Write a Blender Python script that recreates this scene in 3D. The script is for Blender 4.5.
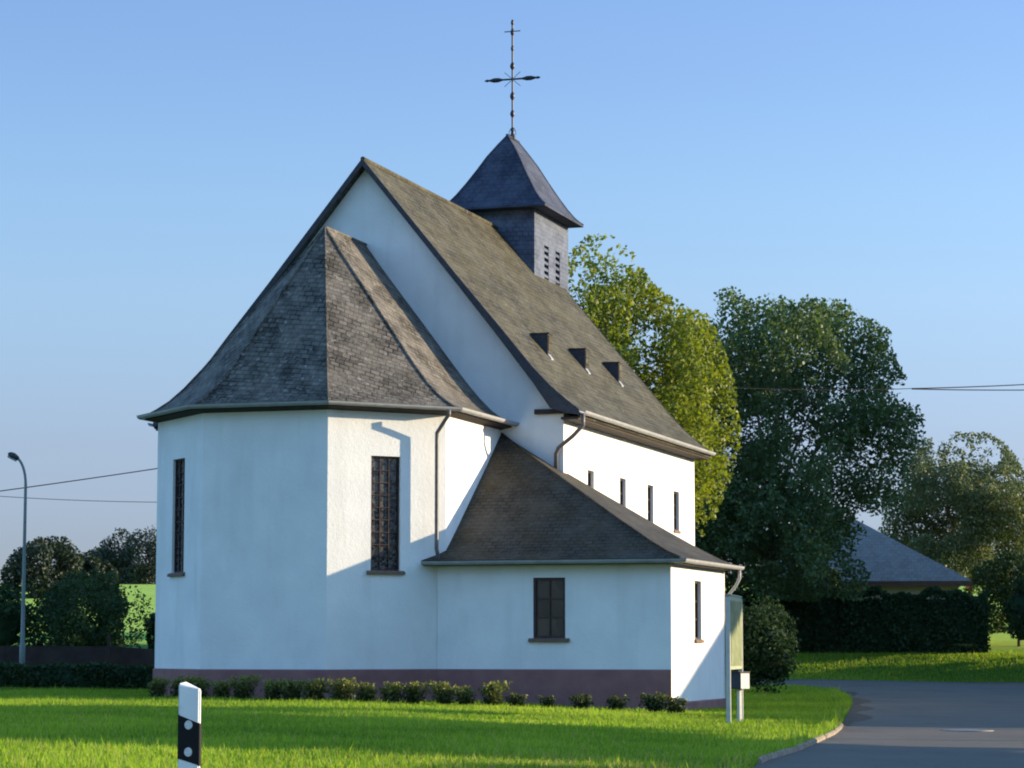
import bpy, bmesh, math, random
import numpy as np
from mathutils import Vector, Matrix
R = math.radians
for o in list(bpy.data.objects): bpy.data.objects.remove(o)
scene = bpy.context.scene
COL = scene.collection

# ------------------------------------------------------------------ camera, sky, sun, exposure
SUN_AZ, SUN_EL = 79.5, 11.0          # clockwise from +Y, above the horizon
cam = bpy.data.objects.new('camera', bpy.data.cameras.new('camera'))
COL.objects.link(cam)
cam.location = (0, 0, 1.6)
cam.rotation_euler = (R(90 + 5.923), 0, 0)
cam.data.sensor_width = 36.0
cam.data.lens = 36.0 * 2547.8 / 1024
cam.data.clip_start = 0.1
cam.data.clip_end = 5000
scene.camera = cam
scene.cycles.filter_width = 2.0

world = bpy.data.worlds.new('World')
scene.world = world
world.use_nodes = True
wn = world.node_tree
bg = wn.nodes['Background']
sky = wn.nodes.new('ShaderNodeTexSky')
sky.sky_type = 'NISHITA'
sky.sun_disc = False
sky.sun_elevation = R(SUN_EL)
sky.sun_rotation = R(SUN_AZ)
sky.altitude = 300
sky.air_density = 1.0
sky.dust_density = 0.6
sky.ozone_density = 1.6
# sky tint by elevation: dimmed low down, brightened above the frame to light shaded walls
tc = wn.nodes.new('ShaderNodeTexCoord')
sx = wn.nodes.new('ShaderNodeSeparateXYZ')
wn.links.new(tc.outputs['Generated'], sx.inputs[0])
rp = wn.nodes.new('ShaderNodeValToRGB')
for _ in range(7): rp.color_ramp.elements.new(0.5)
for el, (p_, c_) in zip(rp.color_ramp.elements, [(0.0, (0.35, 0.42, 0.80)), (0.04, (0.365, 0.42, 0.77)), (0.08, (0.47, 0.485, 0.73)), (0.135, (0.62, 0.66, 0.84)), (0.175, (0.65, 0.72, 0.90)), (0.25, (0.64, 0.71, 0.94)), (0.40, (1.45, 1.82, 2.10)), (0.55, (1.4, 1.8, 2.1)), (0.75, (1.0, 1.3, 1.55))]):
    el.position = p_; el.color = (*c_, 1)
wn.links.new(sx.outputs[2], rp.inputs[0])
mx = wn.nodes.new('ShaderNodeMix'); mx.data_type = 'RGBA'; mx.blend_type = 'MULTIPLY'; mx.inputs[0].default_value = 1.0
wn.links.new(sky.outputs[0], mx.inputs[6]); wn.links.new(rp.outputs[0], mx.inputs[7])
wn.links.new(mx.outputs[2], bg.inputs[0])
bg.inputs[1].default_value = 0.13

sl = bpy.data.lights.new('sun', 'SUN')
sl.energy = 4.4
sl.angle = R(0.5)
sl.color = (1.0, 0.80, 0.52)
so = bpy.data.objects.new('sun', sl)
COL.objects.link(so)
sd = Vector((math.sin(R(SUN_AZ)) * math.cos(R(SUN_EL)), math.cos(R(SUN_AZ)) * math.cos(R(SUN_EL)), math.sin(R(SUN_EL))))
so.rotation_euler = sd.to_track_quat('Z', 'Y').to_euler()
so.location = sd * 100

vs = scene.view_settings
vs.view_transform = 'Standard'
vs.look = 'None'
vs.gamma = 1.0
vs.exposure = 1.15
vs.use_curve_mapping = False

# ------------------------------------------------------------------ tagging and mesh helpers
def tag(o, label=None, cat=None, group=None, kind=None):
    if label: o['label'] = label
    if cat: o['category'] = cat
    if group: o['group'] = group
    if kind: o['kind'] = kind
    return o

def empty(name, loc, rz=0.0):
    o = bpy.data.objects.new(name, None)
    COL.objects.link(o)
    o.location = loc
    o.rotation_euler = (0, 0, rz)
    o.empty_display_size = 0.3
    return o

def link(name, me, mat, parent=None):
    o = bpy.data.objects.new(name, me)
    COL.objects.link(o)
    if mat is not None and not me.materials: me.materials.append(mat)
    if parent is not None: o.parent = parent
    return o

class MB:
    """collects faces, links them as ONE mesh object"""
    def __init__(self): self.v = []; self.f = []
    def vert(self, p): self.v.append(tuple(p)); return len(self.v) - 1
    def face(self, pts):
        i = [self.vert(p) for p in pts]; self.f.append(i)
    def box(self, a, b):
        (x0, y0, z0), (x1, y1, z1) = a, b
        self.hexa([(x0,y0,z0),(x1,y0,z0),(x1,y1,z0),(x0,y1,z0)], [(x0,y0,z1),(x1,y0,z1),(x1,y1,z1),(x0,y1,z1)])
    def hexa(self, lo, hi):
        n = len(lo)
        i = [self.vert(p) for p in lo]; j = [self.vert(p) for p in hi]
        self.f.append(i[::-1]); self.f.append(j)
        for k in range(n):
            m = (k + 1) % n
            self.f.append([i[k], i[m], j[m], j[k]])
    def tube(self, pts, r, n=10, cap=True):
        pts = [Vector(p) for p in pts]
        rr = r if isinstance(r, (list, tuple)) else [r] * len(pts)
        rings = []
        ref = None
        for k, p in enumerate(pts):
            d = (pts[min(k + 1, len(pts) - 1)] - pts[max(k - 1, 0)]).normalized()
            if ref is None:
                ref = d.orthogonal().normalized()
            ref = (ref - d * ref.dot(d))
            ref = ref.normalized() if ref.length > 1e-6 else d.orthogonal().normalized()
            b = d.cross(ref)
            rings.append([self.vert(p + (ref * math.cos(2*math.pi*q/n) + b * math.sin(2*math.pi*q/n)) * rr[k]) for q in range(n)])
        for k in range(len(rings) - 1):
            for q in range(n):
                m = (q + 1) % n
                self.f.append([rings[k][q], rings[k][m], rings[k+1][m], rings[k+1][q]])
        if cap:
            self.f.append(rings[0][::-1]); self.f.append(rings[-1])
    def lathe(self, c, prof, n=12, axis='z'):
        rings = []
        for (r, h) in prof:
            ring = []
            for q in range(n):
                a = 2*math.pi*q/n
                if axis == 'z': p = (c[0]+r*math.cos(a), c[1]+r*math.sin(a), c[2]+h)
                elif axis == 'x': p = (c[0]+h, c[1]+r*math.cos(a), c[2]+r*math.sin(a))
                else: p = (c[0]+r*math.cos(a), c[1]+h, c[2]+r*math.sin(a))
                ring.append(self.vert(p))
            rings.append(ring)
        for k in range(len(rings)-1):
            for q in range(n):
                m = (q+1) % n
                self.f.append([rings[k][q], rings[k][m], rings[k+1][m], rings[k+1][q]])
        self.f.append(rings[0][::-1]); self.f.append(rings[-1])
    def sweep(self, poly, prof, closed_prof=True):
        """profile [(offset, z)] along an open plan polyline; offset positive to the LEFT-hand normal given"""
        P = [Vector((p[0], p[1])) for p in poly]
        N = []
        for k in range(len(P) - 1):
            d = (P[k+1] - P[k]).normalized(); N.append(Vector((d.y, -d.x)))
        rings = []
        for k, p in enumerate(P):
            if k == 0: m = N[0]
            elif k == len(P) - 1: m = N[-1]
            else:
                m = (N[k-1] + N[k]); m = m / max(m.dot(N[k]), 0.2)
            rings.append([self.vert((p.x + m.x*o, p.y + m.y*o, z)) for (o, z) in prof])
        n = len(prof)
        for k in range(len(rings)-1):
            for q in range(n if closed_prof else n-1):
                m = (q+1) % n
                self.f.append([rings[k][q], rings[k][m], rings[k+1][m], rings[k+1][q]])
        if closed_prof:
            self.f.append(rings[0][::-1]); self.f.append(rings[-1])
    def build(self, name, mat, parent=None, smooth=False, uv=None, bevel=0, weld=True):
        me = bpy.data.meshes.new(name)
        me.from_pydata(self.v, [], self.f)
        bm = bmesh.new(); bm.from_mesh(me)
        if weld: bmesh.ops.remove_doubles(bm, verts=bm.verts, dist=1e-4)
        bmesh.ops.recalc_face_normals(bm, faces=bm.faces)
        if bevel:
            bmesh.ops.bevel(bm, geom=[e for e in bm.edges if e.is_manifold and e.calc_face_angle(0) > 0.5], offset=bevel, segments=2, affect='EDGES', clamp_overlap=True)
        if uv is not None:
            layer = bm.loops.layers.uv.new('UVMap')
            for f in bm.faces:
                n = f.normal
                h = Vector((0,0,1)).cross(n)
                h = h.normalized() if h.length > 1e-3 else Vector((1,0,0))
                s = n.cross(h)
                a = uv(f.calc_center_median(), n) if callable(uv) else uv
                ca, sa = math.cos(a), math.sin(a)
                for l in f.loops:
                    x, y = l.vert.co.dot(h), l.vert.co.dot(s)
                    l[layer].uv = (x*ca - y*sa, x*sa + y*ca)
        bm.to_mesh(me); bm.free()
        if smooth:
            me.polygons.foreach_set('use_smooth', [True]*len(me.polygons))
        return link(name, me, mat, parent)

def np_mesh(name, V, F, attr=None, uv=None):
    """V (n,3), F (m,k) -> mesh; attr: float per vertex stored as 'tone'"""
    me = bpy.data.meshes.new(name)
    V = np.asarray(V, np.float32); F = np.asarray(F, np.int32)
    k = F.shape[1]
    me.vertices.add(len(V)); me.vertices.foreach_set('co', V.ravel())
    me.loops.add(F.size); me.loops.foreach_set('vertex_index', F.ravel())
    me.polygons.add(len(F)); me.polygons.foreach_set('loop_start', np.arange(0, F.size, k, dtype=np.int32))
    me.update(calc_edges=True)
    if attr is not None:
        a = me.attributes.new('tone', 'FLOAT', 'POINT')
        a.data.foreach_set('value', np.asarray(attr, np.float32))
    return me

def copy_thing(o, parent=None):
    c = o.copy(); COL.objects.link(c)
    if parent is not None: c.parent = parent
    for ch in o.children: copy_thing(ch, c)
    return c

# ------------------------------------------------------------------ materials
def mat_new(name, rough=0.8, spec=0.3):
    m = bpy.data.materials.new(name); m.use_nodes = True
    b = m.node_tree.nodes['Principled BSDF']
    b.inputs['Roughness'].default_value = rough
    b.inputs['Specular IOR Level'].default_value = spec
    return m, m.node_tree, b

def N(t, kind, **kw):
    n = t.nodes.new(kind)
    for k, v in kw.items(): setattr(n, k, v)
    return n

def ramp(t, fac, stops):
    r = N(t, 'ShaderNodeValToRGB')
    e = r.color_ramp.elements
    while len(e) < len(stops): e.new(0.5)
    for el, (p, c) in zip(e, stops):
        el.position = p; el.color = (c[0], c[1], c[2], 1)
    t.links.new(fac, r.inputs[0])
    return r.outputs[0]

def noise(t, scale, detail=4, rough=0.55, vec=None, stretch=None):
    n = N(t, 'ShaderNodeTexNoise')
    n.inputs['Scale'].default_value = scale
    n.inputs['Detail'].default_value = detail
    n.inputs['Roughness'].default_value = rough
    if vec is None: vec = N(t, 'ShaderNodeTexCoord').outputs['Object']
    if stretch:
        mp = N(t, 'ShaderNodeMapping'); mp.inputs['Scale'].default_value = stretch
        t.links.new(vec, mp.inputs[0]); vec = mp.outputs[0]
    t.links.new(vec, n.inputs['Vector'])
    return n.outputs['Fac']

def mix(t, fac, a, b, mode='MIX'):
    m = N(t, 'ShaderNodeMix', data_type='RGBA', blend_type=mode)
    for s, v in ((m.inputs[0], fac), (m.inputs[6], a), (m.inputs[7], b)):
        if isinstance(v, (int, float)): s.default_value = v
        elif isinstance(v, tuple): s.default_value = (v[0], v[1], v[2], 1)
        else: t.links.new(v, s)
    return m.outputs[2]

def bump(t, b, h, strength, dist):
    n = N(t, 'ShaderNodeBump')
    n.inputs['Strength'].default_value = strength
    n.inputs['Distance'].default_value = dist
    t.links.new(h, n.inputs['Height']); t.links.new(n.outputs[0], b.inputs['Normal'])

def mottled(name, c0, c1, scale=3.0, rough=0.8, bmp=0.0, bscale=40, spec=0.3, metal=0.0, stretch=None):
    m, t, b = mat_new(name, rough, spec)
    f = noise(t, scale, 5, stretch=stretch)
    t.links.new(ramp(t, f, [(0.3, c0), (0.7, c1)]), b.inputs['Base Color'])
    b.inputs['Metallic'].default_value = metal
    if bmp: bump(t, b, noise(t, bscale, 3), bmp, 0.02)
    return m

def make_plaster():
    m, t, b = mat_new('white limewashed plaster', 0.9, 0.2)
    f = noise(t, 0.9, 6)
    c = ramp(t, f, [(0.3, (0.70, 0.70, 0.69)), (0.7, (0.79, 0.79, 0.77))])
    f2 = noise(t, 1.6, 5, stretch=(1, 1, 0.16))
    c = mix(t, ramp(t, f2, [(0.5, (0, 0, 0)), (0.8, (0.45, 0.45, 0.45))]), c, (0.55, 0.55, 0.52))
    t.links.new(c, b.inputs['Base Color'])
    h = N(t, 'ShaderNodeMath', operation='ADD')
    t.links.new(noise(t, 9, 3), h.inputs[0]); t.links.new(noise(t, 30, 3), h.inputs[1])
    bump(t, b, h.outputs[0], 0.5, 0.014)
    return m

def make_slate(name, c0, c1, moss, moss_amt, rows=0.17, width=0.26, lichen=0.0, rough=0.75, bold=1.0):
    m, t, b = mat_new(name, rough, 0.12)
    uv = N(t, 'ShaderNodeTexCoord').outputs['UV']
    br = N(t, 'ShaderNodeTexBrick')
    br.inputs['Scale'].default_value = 1.0
    br.inputs['Brick Width'].default_value = width
    br.inputs['Row Height'].default_value = rows
    br.inputs['Mortar Size'].default_value = 0.02
    br.inputs['Mortar Smooth'].default_value = 0.3
    br.inputs['Bias'].default_value = 0.0
    br.inputs['Color1'].default_value = (*c0, 1)
    br.inputs['Color2'].default_value = (*c1, 1)
    br.inputs['Mortar'].default_value = tuple(x*(1-0.65*bold) for x in c0)+(1,)
    w = N(t, 'ShaderNodeTexNoise'); w.inputs['Scale'].default_value = 1.1; w.inputs['Detail'].default_value = 2
    t.links.new(uv, w.inputs['Vector'])
    wm = N(t, 'ShaderNodeVectorMath', operation='MULTIPLY_ADD')
    wm.inputs[1].default_value = (0.09, 0.09, 0)
    t.links.new(w.outputs['Color'], wm.inputs[0]); t.links.new(uv, wm.inputs[2])
    t.links.new(wm.outputs[0], br.inputs['Vector'])
    c = br.outputs['Color']
    f = noise(t, 0.8, 7, 0.65)
    c = mix(t, ramp(t, f, [(0.35, (0, 0, 0)), (0.68, (moss_amt,)*3)]), c, moss)
    st = noise(t, 1.3, 6, 0.7, stretch=(1, 0.45, 1))
    c = mix(t, ramp(t, st, [(0.42, (0, 0, 0)), (0.6, (0.45,)*3)]), c, tuple(min(x*1.7, .3) for x in c1))
    f2 = noise(t, 3.2, 5, 0.7)
    c = mix(t, ramp(t, f2, [(0.45, (0, 0, 0)), (0.75, (0.5,)*3)]), c, tuple(x*0.5 for x in c0))
    if lichen:
        f3 = noise(t, 5.5, 4, 0.6)
        c = mix(t, ramp(t, f3, [(0.6, (0, 0, 0)), (0.72, (lichen,)*3)]), c, (0.36, 0.35, 0.32))
    t.links.new(c, b.inputs['Base Color'])
    sep = N(t, 'ShaderNodeSeparateXYZ'); t.links.new(wm.outputs[0], sep.inputs[0])
    saw = N(t, 'ShaderNodeMath', operation='DIVIDE'); saw.inputs[1].default_value = rows
    t.links.new(sep.outputs[1], saw.inputs[0])
    fr = N(t, 'ShaderNodeMath', operation='FRACT'); t.links.new(saw.outputs[0], fr.inputs[0])
    inv = N(t, 'ShaderNodeMath', operation='SUBTRACT'); inv.inputs[0].default_value = 1; t.links.new(fr.outputs[0], inv.inputs[1])
    mo = N(t, 'ShaderNodeMath', operation='MULTIPLY_ADD'); mo.inputs[1].default_value = -0.9
    t.links.new(br.outputs['Fac'], mo.inputs[0]); t.links.new(inv.outputs[0], mo.inputs[2])
    nz = N(t, 'ShaderNodeMath', operation='ADD'); t.links.new(mo.outputs[0], nz.inputs[0]); t.links.new(noise(t, 7, 3), nz.inputs[1])
    bump(t, b, nz.outputs[0], 0.75*bold, 0.03)
    return m

def make_leaf(name, dark, light, trans=0.35, rough=0.55, spec=0.35):
    m, t, b = mat_new(name, rough, spec)
    at = N(t, 'ShaderNodeAttribute', attribute_name='tone')
    mid = tuple((a + c) / 2 for a, c in zip(dark, light))
    col = ramp(t, at.outputs['Fac'], [(0.0, dark), (0.5, mid), (1.0, light)])
    t.links.new(col, b.inputs['Base Color'])
    tr = N(t, 'ShaderNodeBsdfTranslucent')
    t.links.new(mix(t, 1.0, col, (1.35, 1.3, 0.6), 'MULTIPLY'), tr.inputs['Color'])
    ms = N(t, 'ShaderNodeMixShader'); ms.inputs[0].default_value = trans
    t.links.new(b.outputs[0], ms.inputs[1]); t.links.new(tr.outputs[0], ms.inputs[2])
    out = t.nodes['Material Output']
    t.links.new(ms.outputs[0], out.inputs['Surface'])
    return m

def make_leaf_dry(*a):
    m = make_leaf(*a)
    r = [n for n in m.node_tree.nodes if n.type == 'VALTORGB'][0].color_ramp
    r.elements[1].position = 0.42; r.elements[2].position = 0.86
    e = r.elements.new(0.94); e.color = (0.36, 0.31, 0.13, 1)
    return m

def make_ground():
    m, t, b = mat_new('lawn earth', 0.95, 0.1)
    f = noise(t, 0.35, 8, 0.65)
    c = ramp(t, f, [(0.25, (0.045, 0.11, 0.018)), (0.5, (0.07, 0.16, 0.022)), (0.75, (0.11, 0.20, 0.026))])
    f2 = noise(t, 6, 4, 0.7)
    c = mix(t, ramp(t, f2, [(0.4, (0, 0, 0)), (0.8, (0.6,)*3)]), c, (0.035, 0.075, 0.014))
    pos = N(t, 'ShaderNodeSeparateXYZ'); t.links.new(N(t, 'ShaderNodeTexCoord').outputs['Object'], pos.inputs[0])
    fld = N(t, 'ShaderNodeMapRange'); fld.inputs[1].default_value = 145; fld.inputs[2].default_value = 152
    t.links.new(pos.outputs[1], fld.inputs[0])
    f3 = noise(t, 0.06, 6, 0.6)
    cf = ramp(t, f3, [(0.3, (0.28, 0.44, 0.06)), (0.7, (0.36, 0.50, 0.09))])
    c = mix(t, fld.outputs[0], c, cf)
    t.links.new(c, b.inputs['Base Color'])
    bump(t, b, noise(t, 14, 5, 0.7), 0.9, 0.06)
    return m

def make_asphalt():
    m, t, b = mat_new('grey asphalt', 0.88, 0.3)
    f = noise(t, 0.25, 6, 0.6)
    c = ramp(t, f, [(0.3, (0.092, 0.080, 0.066)), (0.7, (0.135, 0.117, 0.096))])
    f2 = noise(t, 22, 3, 0.7)
    c = mix(t, ramp(t, f2, [(0.35, (0, 0, 0)), (0.75, (0.5,)*3)]), c, (0.05, 0.048, 0.048))
    f3 = noise(t, 0.9, 4, 0.6, stretch=(1, 0.25, 1))
    c = mix(t, ramp(t, f3, [(0.55, (0, 0, 0)), (0.68, (0.35,)*3)]), c, (0.05, 0.048, 0.046))
    t.links.new(c, b.inputs['Base Color'])
    bump(t, b, noise(t, 60, 3, 0.7), 0.5, 0.015)
    return m

def make_glass(name, c0, c1, scale, rough=0.18):
    m, t, b = mat_new(name, rough, 0.5)
    v = N(t, 'ShaderNodeTexVoronoi'); v.inputs['Scale'].default_value = scale
    t.links.new(N(t, 'ShaderNodeTexCoord').outputs['Object'], v.inputs['Vector'])
    s = N(t, 'ShaderNodeSeparateColor'); t.links.new(v.outputs['Color'], s.inputs[0])
    t.links.new(ramp(t, s.outputs[0], [(0.2, c0), (0.8, c1)]), b.inputs['Base Color'])
    bump(t, b, s.outputs[1], 0.25, 0.01)
    return m

M = {}
M['white'] = make_plaster()
M['plinth'] = mottled('purple brown plinth paint', (0.215, 0.10, 0.10), (0.275, 0.14, 0.13), 2.0, 0.9, 0.4, 22)
M['nave_slate'] = make_slate('mossy nave slate', (0.032, 0.030, 0.022), (0.082, 0.076, 0.054), (0.072, 0.062, 0.026), 0.8, 0.22, 0.34, 0.3)
M['apse_slate'] = make_slate('weathered apse slate', (0.05, 0.046, 0.042), (0.155, 0.14, 0.118), (0.055, 0.05, 0.036), 0.45, 0.17, 0.26, 0.7)
M['annex_slate'] = make_slate('annex slate', (0.034, 0.033, 0.032), (0.062, 0.058, 0.05), (0.085, 0.066, 0.032), 0.7, 0.17, 0.26, 0.12)
M['tower_slate'] = make_slate('blue grey tower slate', (0.07, 0.085, 0.13), (0.105, 0.125, 0.17), (0.08, 0.09, 0.12), 0.3, 0.16, 0.22, 0.0, bold=0.35)
M['spire_slate'] = make_slate('dark spire slate', (0.034, 0.042, 0.072), (0.06, 0.068, 0.095), (0.05, 0.052, 0.06), 0.3, 0.16, 0.22, 0.05, bold=0.4)
M['verge'] = mottled('dark slate verge', (0.035, 0.036, 0.045), (0.06, 0.06, 0.07), 6, 0.7, 0.3, 30)
M['zinc'] = mottled('grey zinc gutter', (0.24, 0.25, 0.265), (0.34, 0.345, 0.355), 3, 0.5, 0.1, 40, spec=0.5)
M['soffit'] = mottled('dark brown eave board', (0.03, 0.023, 0.02), (0.05, 0.037, 0.03), 4, 0.8)
M['pipe'] = mottled('grey brown downpipe', (0.10, 0.085, 0.08), (0.16, 0.14, 0.13), 5, 0.5, spec=0.5)
M['frame'] = mottled('dark brown window frame', (0.035, 0.02, 0.02), (0.06, 0.034, 0.03), 6, 0.6)
M['sill'] = mottled('brown stone sill', (0.13, 0.085, 0.065), (0.20, 0.13, 0.10), 8, 0.85, 0.3, 30)
M['leaded'] = make_glass('leaded dark glass', (0.012, 0.012, 0.018), (0.10, 0.093, 0.085), 13)
M['pane'] = make_glass('dark window glass', (0.02, 0.016, 0.014), (0.06, 0.045, 0.035), 2.5)
M['iron'] = mottled('wrought iron', (0.02, 0.022, 0.03), (0.05, 0.05, 0.06), 12, 0.55, spec=0.5, metal=0.3)
M['dark'] = mottled('dark opening', (0.008, 0.008, 0.01), (0.014, 0.014, 0.016), 3, 0.9)
M['ground'] = make_ground()
M['asphalt'] = make_asphalt()
M['kerb'] = mottled('pale kerb stone', (0.20, 0.165, 0.13), (0.34, 0.28, 0.22), 2.2, 0.9, 0.6, 16)
M['lamp'] = mottled('grey green lamp pole', (0.17, 0.20, 0.19), (0.25, 0.28, 0.26), 2, 0.6, stretch=(1, 1, 0.3))
M['lamp_head'] = mottled('dark lamp head', (0.03, 0.03, 0.035), (0.06, 0.06, 0.065), 6, 0.5)
M['lens'] = mottled('lamp lens', (0.35, 0.35, 0.33), (0.45, 0.45, 0.43), 6, 0.3)
M['cable'] = mottled('black cable', (0.015, 0.015, 0.018), (0.022, 0.022, 0.026), 3, 0.9, spec=0.05)
M['bark'] = mottled('grey brown bark', (0.07, 0.052, 0.035), (0.16, 0.12, 0.08), 3, 0.95, 0.9, 12, stretch=(1, 1, 0.25))
M['post_white'] = mottled('white plastic post', (0.68, 0.69, 0.70), (0.80, 0.80, 0.80), 9, 0.45, spec=0.45)
M['post_black'] = mottled('black post band', (0.008, 0.008, 0.009), (0.014, 0.014, 0.016), 9, 0.6, spec=0.15)
M['reflector'] = mottled('pale reflector', (0.50, 0.50, 0.50), (0.72, 0.72, 0.72), 60, 0.25, 0.5, 120, spec=0.6)
M['sign_post'] = mottled('pale sign post', (0.42, 0.42, 0.38), (0.55, 0.54, 0.50), 4, 0.7)
M['sign_frame'] = mottled('pale green sign frame', (0.26, 0.29, 0.2), (0.34, 0.37, 0.26), 5, 0.7)
M['box_pale'] = mottled('pale grey box', (0.50, 0.50, 0.48), (0.62, 0.61, 0.58), 5, 0.6)
M['box_dark'] = mottled('dark blue box', (0.02, 0.024, 0.04), (0.035, 0.04, 0.06), 5, 0.6)
M['house_roof'] = make_slate('blue grey house roof', (0.25, 0.225, 0.215), (0.31, 0.285, 0.27), (0.26, 0.23, 0.20), 0.3, 0.3, 0.35, 0.0, bold=0.35)
M['house_wall'] = mottled('cream house wall', (0.50, 0.45, 0.36), (0.60, 0.54, 0.44), 1, 0.9)
M['fascia'] = mottled('reddish brown fascia', (0.12, 0.065, 0.05), (0.17, 0.09, 0.07), 3, 0.8)
M['low_wall'] = mottled('dark brown wall', (0.03, 0.02, 0.018), (0.065, 0.043, 0.036), 1.6, 0.95, 0.9, 6)
M['soil'] = mottled('dark soil', (0.05, 0.036, 0.024), (0.09, 0.065, 0.042), 3, 0.95, 0.9, 18)
M['iron_cover'] = mottled('worn iron cover', (0.12, 0.105, 0.10), (0.19, 0.17, 0.16), 14, 0.55, 0.6, 30, spec=0.5)

def make_map():
    m, t, b = mat_new('printed map panel', 0.5, 0.4)
    v = N(t, 'ShaderNodeTexVoronoi'); v.inputs['Scale'].default_value = 5.5
    t.links.new(N(t, 'ShaderNodeTexCoord').outputs['Object'], v.inputs['Vector'])
    s = N(t, 'ShaderNodeSeparateColor'); t.links.new(v.outputs['Color'], s.inputs[0])
    c = ramp(t, s.outputs[0], [(0.1, (0.13, 0.17, 0.07)), (0.5, (0.17, 0.20, 0.09)), (0.9, (0.23, 0.24, 0.13))])
    f = noise(t, 18, 4)
    c = mix(t, ramp(t, f, [(0.55, (0, 0, 0)), (0.65, (0.55,)*3)]), c, (0.10, 0.12, 0.06))
    t.links.new(c, b.inputs['Base Color'])
    return m
M['map'] = make_map()
M['leaf_gold'] = make_leaf('yellow green foliage', (0.055, 0.100, 0.014), (0.225, 0.265, 0.030), 0.42)
M['leaf_walnut'] = make_leaf('dark walnut foliage', (0.032, 0.068, 0.032), (0.105, 0.165, 0.058), 0.32)
M['leaf_olive'] = make_leaf('grey olive foliage', (0.058, 0.085, 0.042), (0.135, 0.17, 0.085), 0.3)
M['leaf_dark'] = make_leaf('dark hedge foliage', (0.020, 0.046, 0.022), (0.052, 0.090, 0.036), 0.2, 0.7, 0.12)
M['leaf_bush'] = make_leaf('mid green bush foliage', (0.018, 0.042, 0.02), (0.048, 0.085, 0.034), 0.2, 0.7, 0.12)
M['leaf_far'] = make_leaf('far wood foliage', (0.018, 0.032, 0.024), (0.036, 0.054, 0.034), 0.2)
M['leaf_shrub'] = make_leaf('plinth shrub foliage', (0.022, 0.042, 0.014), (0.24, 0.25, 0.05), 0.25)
M['grass'] = make_leaf_dry('grass blades', (0.075, 0.165, 0.018), (0.31, 0.45, 0.042), 0.5, 0.6, 0.2)

# ------------------------------------------------------------------ terrain
def smooth(a, b, x):
    t = np.clip((np.asarray(x, float) - a) / (b - a), 0, 1)
    return t * t * (3 - 2 * t)

KERB_Y = [-60, 0, 20, 33.7, 37.8, 42.3, 51.4, 55.4, 62.2, 75.9, 87.9, 99.2, 106, 109.5]
KERB_X = [-4.5, 0.2, 1.9, 3.05, 3.67, 4.67, 6.39, 7.04, 8.02, 9.99, 11.6, 12.5, 12.6, 11.6]
def kerb_x(y): return np.interp(y, KERB_Y, KERB_X)
def far_y(x): return np.interp(x, [-60, 10, 14.7, 18.6, 21.6, 23.7, 30, 60, 200], [131, 131, 131, 131, 131, 131, 131, 131, 131])

def ground_z(x, y):
    x = np.asarray(x, float); y = np.asarray(y, float)
    z = (0.02 - 0.24*np.tanh((x-1.5)/6)) * (1 - smooth(82, 112, y))
    zl = np.interp(y, [0, 80, 95, 120, 140, 2000], [0, 0, 0.75, 1.25, 1.8, 1.8]) * (1 - smooth(-14, -7, x))
    z = z + zl
    zr = 1.25 * smooth(0.3, 7.5, y - far_y(x)) * smooth(-7, 4, x)
    z = z + zr
    z = z - 0.2*smooth(14, 25, x)*smooth(85, 110, y)*(1-smooth(128, 138, y))
    fld = np.interp(y, [0, 140, 380, 430, 620, 4000], [1.8, 1.8, 11.3, 12.2, 7, 5]) + 0.25*np.sin(x/37.0)*np.sin(y/51.0)
    w = smooth(143, 160, y)
    z = z*(1-w) + fld*w
    z = z + 0.36*np.exp(-((x+1.7)**2 + (y-13.7)**2)/9.0)
    return z

def grid_mesh(name, xs, ys, zoff=0.0):
    X, Y = np.meshgrid(xs, ys)
    Z = ground_z(X, Y) + zoff
    V = np.stack([X, Y, Z], -1).reshape(-1, 3)
    nx, ny = len(xs), len(ys)
    i = np.arange(nx*ny).reshape(ny, nx)
    F = np.stack([i[:-1, :-1], i[:-1, 1:], i[1:, 1:], i[1:, :-1]], -1).reshape(-1, 4)
    me = np_mesh(name, V, F)
    me.polygons.foreach_set('use_smooth', np.ones(len(F), bool))
    return me
xs = np.unique(np.concatenate([np.linspace(-1500, -60, 30), np.arange(-60, -20, 2.0), np.arange(-20, 36, 0.5), np.arange(36, 80, 2.0), np.linspace(80, 1500, 30)]))
ys = np.unique(np.concatenate([np.linspace(-300, 0, 20), np.arange(0, 30, 2.0), np.arange(30, 170, 0.8), np.arange(170, 460, 6), np.linspace(460, 3500, 50)]))
tag(link('ground', grid_mesh('ground', xs, ys), M['ground']), kind='structure')

def road_mesh():
    V = []; F = []
    rows = np.concatenate([np.linspace(-60, 28, 30), np.arange(29, 109.6, 0.75)])
    nc = 40
    for y in rows:
        x0 = kerb_x(y); x1 = 62.0
        s = np.linspace(0, 1, nc) ** 1.7
        for q in s: V.append((x0 + (x1-x0)*q, y))
    for k in range(len(rows)-1):
        for q in range(nc-1):
            a = k*nc+q; F.append((a, a+1, a+nc+1, a+nc))
    # far part: from the end of the lawn to the bank, turning left behind the church
    base = len(V)
    cols = np.concatenate([np.linspace(-8, 11.5, 20), np.linspace(11.6, 30, 40), np.linspace(31, 62, 12)])
    nr = 30
    for x in cols:
        y0, y1 = 109.5, float(far_y(x)) + 0.25
        if y1 < y0: y0 = y1 - 0.01
        for q in range(nr): V.append((x, y0 + (y1-y0)*q/(nr-1)))
    for k in range(len(cols)-1):
        for q in range(nr-1):
            a = base+k*nr+q; F.append((a, a+nr, a+nr+1, a+1))
    V = np.array(V)
    Z = ground_z(V[:, 0], V[:, 1]) + 0.025
    return np_mesh('road', np.column_stack([V, Z]), np.array(F))
tag(link('road', road_mesh(), M['asphalt']), kind='structure')

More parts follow.
